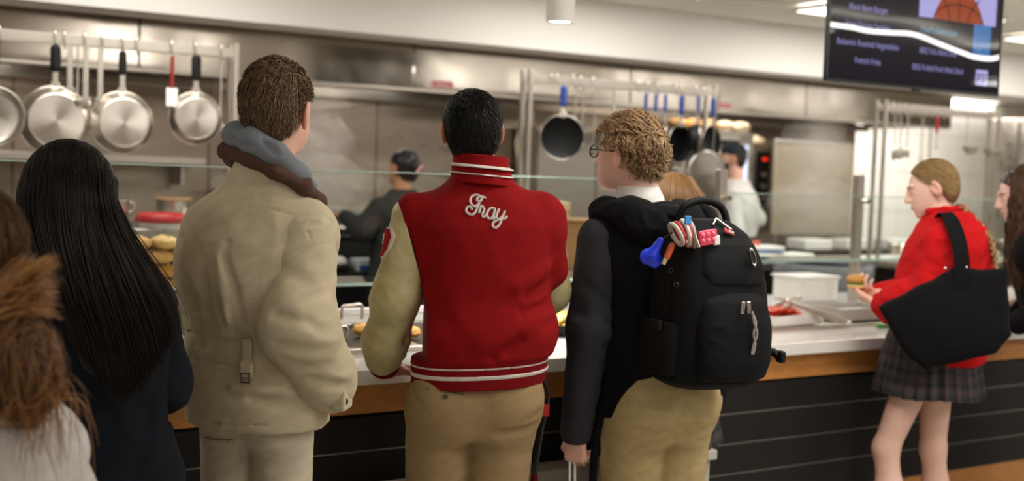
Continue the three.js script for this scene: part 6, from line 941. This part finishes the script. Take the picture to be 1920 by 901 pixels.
// ---------- girl hidden behind the backpack ----------
{
  const g = thing('person', 'person with long light brown hair mostly hidden behind the backpack', 'person', [2.375, 0, 0.18], -25 * R, 'guests queuing at the counter');
  const J = joints(1.5, { w: 0.16 });
  body(g, J, { s: 0.86, skin: SKIN.light, headTurn: [0.05, 0.3, 0, 0.9], neckW: 0.85 });
  const blk = cloth('#1a1a1d');
  pr(g, 'sweater', U(0.05, Lf([[0.8, 0.165, 0.13, 0, 0], [0.95, 0.165, 0.13, 0, 0], [1.12, 0.17, 0.125, 0, 0], [1.19, 0.14, 0.105, 0, 0.005], [1.27, 0.07, 0.07, 0, 0.01]], 2.2), Cn([-0.13, 1.17, 0], [0.13, 1.17, 0], 0.056, 0.056)), [-0.23, 0.8, -0.17], [0.23, 1.4, 0.17], 0.011, blk);
  for (const s of [-1, 1]) pr(g, 'sleeve', U(0.04, Cn([s * 0.13, 1.16, 0], [s * 0.18, 0.95, 0.02], 0.06, 0.056), Cn([s * 0.18, 0.95, 0.02], [s * 0.19, 0.76, -0.06], 0.056, 0.042)), s < 0 ? [-0.28, 0.72, -0.14] : [0.04, 0.72, -0.14], s < 0 ? [-0.04, 1.34, 0.12] : [0.28, 1.34, 0.12], 0.011, blk);
  part(g, 'plaid_skirt', pleatedSkirt(0.64, 0.84, [0.15, 0.125], [0.2, 0.165], 0.0), plaid);
  pr(g, 'leggings', U(0.03, Cn([-0.085, 0.8, 0], [-0.095, 0.45, 0], 0.085, 0.06), Cn([-0.095, 0.45, 0], [-0.1, 0.09, 0.03], 0.06, 0.042), Cn([0.085, 0.8, 0], [0.095, 0.45, 0], 0.085, 0.06), Cn([0.095, 0.45, 0], [0.1, 0.09, 0.03], 0.06, 0.042)), [-0.22, 0.04, -0.12], [0.22, 0.92, 0.14], 0.012, blk); shoes(g, J, M.black, M.black);
  const hm = frame(J.head, 0.05, 0.3, 0, 0.9), cp = hairCap(0.016, 1, (x, y, z) => hairLine(z) - (z > -0.02 ? 0.07 : 0), '#7a5530', 0.003, 40); cp.applyMatrix4(hm);
  const mass = skin(Lf([[1.02, 0.09, 0.025, 0, 0.14], [1.12, 0.125, 0.04, 0, 0.13], [1.2, 0.115, 0.06, 0, 0.09], [1.32, 0.095, 0.08, 0, 0.03], [1.42, 0.06, 0.06, 0, 0.01], [1.455, 0.02, 0.02, 0, 0.01]], 2.1, 0.03), [-0.2, 0.97, -0.1], [0.2, 1.48, 0.22], 0.009, () => lin('#76522f'));
  const lk = longHair({ seed: 101, n: 900, color: '#6d4a2a', color2: '#a37a48', r: 0.0022, curve: (r) => { const a = (r() - 0.5) * 3.8, x0 = Math.sin(a) * 0.102, z0 = Math.cos(a) * 0.112, pts = [], e = 1.0 + 0.08 * r(); for (let k = 0; k <= 10; k++) { const t = k / 10; const q = Math.sin(min(1, t / 0.25) * Math.PI / 2); pts.push([x0 * q * (1 + 0.35 * t), 1.508 - 0.085 * (1 - sqrt(max(0, 1 - q * q * 0.98))) - max(0, t - 0.15) * (1.42 - e), lerp(z0 * q + 0.01, 0.15 * Math.cos(a * 0.6), sst(0.2, 1, t)) + 0.012]); } return pts; } });
  part(g, 'hair', mergeSkin([cp, mass, lk]), hairMat());
}
// ================= the two cooks =================
{
  const g = thing('person', 'cook in a charcoal jacket with dark tied-up hair at the griddle', 'person', [2.9, 0, -2.92], 12 * R, 'cooks behind the counter');
  const J = joints(1.58, { w: 0.17, j: { shL: [-0.13, 1.21, 0], shR: [0.13, 1.21, 0], neck: [0.01, 1.32, 0], head: [0.03, 1.475, -0.03], wrL: [-0.24, 1.2, -0.22], elL: [-0.25, 1.13, -0.02], wrR: [0.14, 1.16, -0.3], elR: [0.22, 1.08, -0.08] } });
  body(g, J, { s: 0.9, skin: SKIN.tan, headTurn: [0.1, 0.15, 0, 0.88], neckW: 0.85, hands: [{ side: -1, curl: [0.5, 0.5, 0.5, 0.5], spread: 0.1, thumb: [0.4, 0.6], m: frame([-0.24, 1.2, -0.23], -1.5, Math.PI, 0, 0.85), at: [-0.24, 1.2, -0.28] }, { side: 1, curl: [0.5, 0.5, 0.5, 0.5], spread: 0.1, thumb: [0.4, 0.6], m: frame([0.14, 1.16, -0.31], -1.5, Math.PI + 0.2, 0, 0.85), at: [0.14, 1.16, -0.36] }] });
  const ch = cloth('#343433');
  pr(g, 'cook_jacket', Fold(U(0.05, Lf([[0.7, 0.18, 0.14, 0, 0], [0.95, 0.175, 0.135, 0, 0], [1.2, 0.18, 0.13, 0, 0], [1.27, 0.15, 0.11, 0.005, 0], [1.36, 0.075, 0.075, 0.015, 0]], 2.2), Cn([-0.15, 1.25, 0], [0.15, 1.25, 0], 0.062, 0.062)), [[[0, 1.2, 0.14], [0.02, 0.85, 0.15], 0.02, 0.006]], [0.005, 7, 0.8]), [-0.25, 0.66, -0.18], [0.25, 1.4, 0.18], 0.01, ch);
  pr(g, 'sleeve', U(0.04, Cn([-0.15, 1.24, 0], [-0.245, 1.13, -0.02], 0.066, 0.064), Cn([-0.245, 1.13, -0.02], [-0.242, 1.19, -0.19], 0.062, 0.045)), [-0.36, 1.02, -0.28], [-0.04, 1.34, 0.1], 0.009, ch);
  pr(g, 'sleeve', U(0.04, Cn([0.15, 1.24, 0], [0.22, 1.08, -0.08], 0.066, 0.064), Cn([0.22, 1.08, -0.08], [0.15, 1.15, -0.27], 0.062, 0.045)), [0.04, 0.98, -0.36], [0.32, 1.34, 0.1], 0.009, ch);
  trousers(g, J, { mat: trouserMat('#1d1d1f'), hw: 0.16, hd: 0.12, cell: 0.014 }); shoes(g, J, M.black, M.black);
  const hm = frame(J.head, 0.1, 0.15, 0, 0.88), cp = hairCap(0.014, 1, (x, y, z) => hairLine(z), '#17100f', 0.004, 30), bun = skin(El([0.0, 0.03, 0.12], [0.045, 0.045, 0.035]), [-0.07, -0.04, 0.06], [0.07, 0.1, 0.18], 0.006, () => lin('#1a1211')); cp.applyMatrix4(hm); bun.applyMatrix4(hm);
  part(g, 'hair', mergeSkin([cp, bun]), hairMat()); const cl = part(g, 'hair_clip', rod([-0.03, -0.005, 0.155], [0.01, 0.045, 0.16], 0.007), mat('#d9a8a8', { roughness: 0.4 })); cl.applyMatrix4(hm);
}
{
  const g = thing('person', 'bearded cook in a white coat and dark cap beside the ovens', 'person', [5.61, 0, -3.12], 35 * R, 'cooks behind the counter');
  const J = joints(1.74, { w: 0.18, j: { shL: [-0.14, 1.32, 0], shR: [0.14, 1.32, 0], neck: [0, 1.44, -0.01], head: [0, 1.62, -0.06], wrL: [-0.2, 1.05, -0.2], elL: [-0.24, 1.12, 0.05], elR: [0.26, 1.2, 0.08], wrR: [0.3, 1.3, -0.12] } });
  body(g, J, { s: 0.9, skin: SKIN.fair, headTurn: [0.08, 0.3, 0, 0.92], brow: lin('#1d1410'), hands: [{ side: -1, curl: [0.5, 0.5, 0.5, 0.5], spread: 0.1, thumb: [0.4, 0.6], m: frame([-0.2, 1.05, -0.21], -1.2, Math.PI, 0, 0.9), at: [-0.2, 1.03, -0.26] }, { side: 1, curl: [0.5, 0.5, 0.5, 0.5], spread: 0.1, thumb: [0.4, 0.6], m: frame([0.3, 1.3, -0.13], -1.6, Math.PI, 0, 0.9), at: [0.3, 1.3, -0.18] }] });
  const wh = cloth('#e4e1dc');
  pr(g, 'chef_coat', Fold(U(0.05, Lf([[0.72, 0.19, 0.15, 0, 0], [1.0, 0.185, 0.145, 0, 0], [1.08, 0.178, 0.138, 0, 0], [1.28, 0.2, 0.145, 0, 0.01], [1.38, 0.17, 0.12, 0, 0.005], [1.48, 0.085, 0.085, 0, -0.01]], 2.2), Cn([-0.16, 1.36, 0], [0.16, 1.36, 0], 0.066, 0.066)), [[[-0.1, 1.3, 0.15], [-0.05, 1.1, 0.15], 0.02, 0.007], [[0.08, 1.3, 0.15], [0.1, 1.12, 0.15], 0.02, 0.007]], [0.005, 7, 0.8]), [-0.27, 0.68, -0.2], [0.27, 1.52, 0.2], 0.01, wh);
  pr(g, 'sleeve', U(0.04, Cn([-0.16, 1.35, 0], [-0.24, 1.12, 0.05], 0.07, 0.064), Cn([-0.24, 1.12, 0.05], [-0.205, 1.06, -0.17], 0.064, 0.045)), [-0.36, 0.96, -0.28], [-0.04, 1.46, 0.16], 0.009, wh);
  pr(g, 'sleeve', U(0.04, Cn([0.16, 1.35, 0], [0.26, 1.2, 0.08], 0.07, 0.064), Cn([0.26, 1.2, 0.08], [0.3, 1.29, -0.1], 0.064, 0.045)), [0.04, 1.06, -0.2], [0.4, 1.46, 0.2], 0.009, wh);
  pr(g, 'apron_band', Lf([[1.055, 0.186, 0.146, 0, 0], [1.085, 0.184, 0.144, 0, 0]], 2.2, 0.004), [-0.23, 1.03, -0.2], [0.23, 1.11, 0.2], 0.007, cloth('#2c3138'));
  trousers(g, J, { mat: trouserMat('#2a2a2d'), hw: 0.17, hd: 0.125, cell: 0.014 }); shoes(g, J, M.black, M.black);
  const hm = frame(J.head, 0.08, 0.3, 0, 0.92), cap = skin(U(0.012, And(cran(0.016), (x, y, z) => 0.045 - y + z * 0.1, 0.006), Bx([0, 0.05, -0.115], [0.06, 0.006, 0.04], 0.006)), [-0.12, 0.0, -0.18], [0.12, 0.16, 0.15], 0.0055, () => lin('#141a24')); cap.applyMatrix4(hm);
  part(g, 'cap', cap, mat('#ffffff', { vertexColors: true, roughness: 0.85 }));
  const beard = skin((x, y, z) => smax(headField({})(x, y, z) - 0.006 + 0.002 * noise3(x * 90, y * 90, z * 90), max(y + 0.035, z - 0.01 + 0.4 * (y + 0.06), -(hypot(x / 0.024, (y + 0.056) / 0.01) - 1) * 0.01), 0.006), [-0.1, -0.14, -0.13], [0.1, -0.02, 0.06], 0.004, () => lin('#3a2a20')); beard.applyMatrix4(hm);
  const hb = hairCap(0.008, 1, (x, y, z) => hairLine(z), '#2a1d15', 0.002, 50); hb.applyMatrix4(hm);
  part(g, 'beard', beard, hairMat({ roughness: 0.7 })); part(g, 'hair', hb, hairMat());
}
// ================= food and tools on the counter =================
function blob(rx, ry, rz, seed, amp = 0.1, f = 2.2) { const g = new THREE.IcosahedronGeometry(1, 4), p = g.attributes.position; for (let k = 0; k < p.count; k++) { const x = p.getX(k), y = p.getY(k), z = p.getZ(k), n = 1 + amp * noise3(x * f + seed * 7, y * f, z * f); p.setXYZ(k, x * n * rx, y * n * ry, z * n * rz); } const q = g; q.computeVertexNormals(); return q; }
{ // stack of bread rolls behind the tan coat
  const crust = [mat('#d2a25a', { roughness: 0.6 }), mat('#c08a44', { roughness: 0.6 }), mat('#e0b874', { roughness: 0.65 })], names = ['bottom', 'second', 'third', 'fourth', 'fifth', 'top'], cols = ['left', 'middle', 'right'];
  for (let l = 0; l < 6; l++) for (let k = 0; k < 3; k++) {
    const g = thing('bread_roll', `golden bread roll, ${cols[k]} one of the ${names[l]} layer of the stack`, 'bread', [1.02 + k * 0.102 + (l % 2) * 0.02, 0.919 + l * 0.052, -1.265], 0.1 + 0.1 * ((l * 3 + k) % 3 - 1), 'bread rolls stacked behind the tan coat');
    part(g, 'crust', blob(0.05, 0.027, 0.09, l * 3 + k, 0.06), crust[(l * 2 + k) % 3]); part(g, 'score', new THREE.CapsuleGeometry(0.004, 0.09, 4, 8).rotateX(Math.PI / 2).translate(0.0, 0.0255, 0), crust[2]);
  }
}
{ // hot well with its lids and bread pieces
  const g = thing('hot_well', 'steel hot food well with square lid handles beside the cream sleeve', 'food well', [0, 0.892, 0]);
  part(g, 'rim', join(box(1.3, 2.15, 0, 0.018, -0.3, -0.27, 0.003), box(1.3, 2.15, 0, 0.018, -0.85, -0.82, 0.003), box(1.3, 1.33, 0, 0.018, -0.82, -0.3, 0.003), box(2.12, 2.15, 0, 0.018, -0.82, -0.3, 0.003), box(1.71, 1.735, 0, 0.018, -0.82, -0.3, 0.003)), M.bright);
  part(g, 'tray', box(1.33, 2.12, 0.0, 0.004, -0.82, -0.3, 0.001), M.darkSteel);
  part(g, 'back_rail', box(1.3, 2.15, 0.05, 0.075, -0.84, -0.81, 0.004), M.whitePlastic);
  for (const [x, y, z] of [[1.44, 0.02, -0.4], [1.63, 0.05, -0.72]]) part(g, 'lid_handle', tube([[x, y, z], [x + 0.005, y + 0.045, z], [x + 0.035, y + 0.05, z], [x + 0.075, y + 0.05, z], [x + 0.08, y, z]], 0.006, 8, 24), M.bright);
  const m = mat('#dba650', { roughness: 0.65 });
  for (const [i, [x, z, t]] of [[1.665, -0.6, 0.2], [1.66, -0.36, 0.8], [1.79, -0.5, -0.3]].entries()) { const b = thing('toast_piece', ['golden toasted piece at the back of the hot well', 'golden toasted piece beside the cream sleeve elbow', 'golden toasted piece hidden right in the hot well'][i], 'toast', [x, 0.921, z], t, 'toasted pieces in the hot well'); part(b, 'crust', blob(0.045, 0.022, 0.03, 40 + i, 0.12), m); }
}
{ // bowl of yellow potato wedges
  const g = single('serving_bowl', 'round black bowl of yellow wedges beside the red jacket', 'bowl', lathe([[0.001, 0], [0.08, 0], [0.11, 0.045], [0.114, 0.046], [0.104, 0.042], [0.076, 0.008], [0.001, 0.008]]), M.blackGloss, [2.40, 0.892, -0.47]);
  const r = rng(17), ym = [mat('#e6c25e', { roughness: 0.6 }), mat('#d9a93f', { roughness: 0.6 }), mat('#efd585', { roughness: 0.6 })];
  const wg = [0, 1, 2].map((i) => blob(0.035, 0.012, 0.016, 60 + i, 0.15));
  for (let i = 0; i < 18; i++) { const a = i * 2.4, q = 0.075 * Math.sqrt((i % 9) / 9), l = Math.floor(i / 9); const o = single('potato_wedge', `yellow potato wedge in the black bowl, ${l ? 'upper' : 'lower'} layer`, 'wedge', wg[i % 3], ym[i % 3], [2.40 + q * cos(a), 0.925 + l * 0.026 + r() * 0.01, -0.47 + q * sin(a)], 'yellow wedges in the black bowl'); o.rotation.set(r() - 0.5, r() * 6, r() - 0.5); }
}
{ // cold well with tomato tray
  const w = thing('cold_well', 'steel rimmed cold well set in the stone top before the white tub', 'food well', [0, 0.892, 0]);
  part(w, 'rim', join(box(3.2, 4.15, 0, 0.01, -0.3, -0.275, 0.002), box(3.2, 4.15, 0, 0.01, -0.8, -0.775, 0.002), box(3.2, 3.225, 0, 0.01, -0.775, -0.3, 0.002), box(4.125, 4.15, 0, 0.01, -0.775, -0.3, 0.002)), M.bright); part(w, 'plate', box(3.225, 4.125, 0, 0.003, -0.775, -0.3, 0), M.satin);
  const t = thing('food_tray', 'white tray of red tomato slices beside the backpack', 'tray', [3.46, 0.902, -0.42], 0.1);
  part(t, 'tray', join(boxAt(0.3, 0.006, 0.2, 0, 0.003, 0, 0.002), boxAt(0.3, 0.04, 0.008, 0, 0.022, 0.1, 0.002), boxAt(0.3, 0.04, 0.008, 0, 0.022, -0.1, 0.002), boxAt(0.008, 0.04, 0.2, 0.15, 0.022, 0, 0.002), boxAt(0.008, 0.04, 0.2, -0.15, 0.022, 0, 0.002)), M.whitePlastic);
  const r = rng(23), tm = [mat('#d8401c', { roughness: 0.25 }), mat('#c22a14', { roughness: 0.25 }), mat('#e25a2c', { roughness: 0.3 })], sl = lathe([[0.001, 0], [0.034, 0], [0.038, 0.004], [0.034, 0.008], [0.001, 0.008]], 20);
  for (let i = 0; i < 22; i++) { const o = single('tomato_slice', `red tomato slice in the white tray, ${i > 14 ? 'on top' : i > 6 ? 'in the middle' : 'at the bottom'} of the heap`, 'tomato', sl, tm[i % 3], [3.46 + (r() - 0.5) * 0.2, 0.918 + Math.floor(i / 7) * 0.015 + r() * 0.008, -0.42 + (r() - 0.5) * 0.11], 'tomato slices in the white tray'); o.rotation.set((r() - 0.5) * 0.9, r() * 6, (r() - 0.5) * 0.9); }
  const tongs = (label, a, b) => { const g = thing('serving_tongs', label, 'tongs', [0, 0, 0], 0, 'serving tongs on the cold well'), s = 0.016; for (const k of [-1, 1]) { part(g, 'arm', tube([a, lerp3(a, add3(b, k * 0.01, 0, k * s), 0.5).map((q, i) => q + (i === 2 ? k * 0.012 : i === 0 ? k * 0.008 : 0)), add3(b, k * 0.012, 0, k * s)], 0.0075, 8, 20), M.satin); part(g, 'tip', new THREE.SphereGeometry(0.016, 12, 8).scale(1, 0.5, 1).translate(...add3(b, k * 0.012, 0, k * s)), M.bright); } part(g, 'hinge', new THREE.SphereGeometry(0.012, 12, 8).translate(...a), M.bright); };
  tongs('steel tongs lying over the rim right of the tomatoes', [3.44, 1.0, -0.36], [3.66, 0.915, -0.26]);
  tongs('steel tongs stuck into the tomato heap', [3.58, 1.0, -0.44], [3.40, 0.958, -0.40]);
  const gb = thing('condiment_tray', 'small grey tray standing at the glass post', 'tray', [3.93, 0.902, -0.47], 0.045);
  part(gb, 'tray', join(boxAt(0.34, 0.006, 0.2, 0, 0.003, 0, 0.002), boxAt(0.34, 0.05, 0.008, 0, 0.026, 0.1, 0.002), boxAt(0.34, 0.05, 0.008, 0, 0.026, -0.1, 0.002), boxAt(0.008, 0.05, 0.2, 0.17, 0.026, 0, 0.002), boxAt(0.008, 0.05, 0.2, -0.17, 0.026, 0, 0.002)), M.greyBox); part(gb, 'contents', boxAt(0.32, 0.02, 0.185, 0, 0.018, 0, 0.006), mat('#dcd9cf', { roughness: 0.8, bumpMap: rep(SMUDGE, 8), bumpScale: 0.01 }));
  single('lettuce_leaf', 'scrap of green lettuce fallen on the countertop', 'lettuce', blob(0.05, 0.008, 0.018, 90, 0.35, 3), mat('#4f9a2e', { roughness: 0.5 }), [3.86, 0.9, -0.22]); single('cheese_scrap', 'small yellow scrap on the countertop beside the plaid skirt', 'cheese', blob(0.022, 0.008, 0.016, 91, 0.3, 3), mat('#d9b04a', { roughness: 0.6 }), [3.95, 0.9, -0.2]);
}
// ================= steam over the griddle and the fryers =================
function steam(label, puffs, op) {
  const gs = [];
  for (const [i, [x, y, z, rx, ry, rz]] of puffs.entries()) for (let k = 0; k < 6; k++) { const s = 1.15 - k * 0.17, g = blob(rx * s, ry * s, rz * s, 200 + i * 5 + k * 0.03, 0.3, 1.1); g.translate(x, y + ry * 0.05 * k, z); gs.push(flat(g)); }
  const o = single('steam', label, 'steam', mergeGeometries(gs), new THREE.MeshStandardMaterial({ color: '#f4eee6', roughness: 1, transparent: true, opacity: op, depthWrite: false }));
  o.castShadow = false; o.userData.kind = 'stuff';
}
steam('white steam drifting up from the griddle beside the dark-clad cook', [[2.62, 1.36, -3.72, 0.42, 0.2, 0.2], [2.68, 1.66, -3.75, 0.22, 0.24, 0.18]], 0.045);
steam('pale steam hanging before the blank steel screen', [[6.6, 1.3, -3.32, 0.38, 0.22, 0.14], [6.62, 1.72, -3.35, 0.26, 0.26, 0.14]], 0.045);
renderer.render(scene, camera);
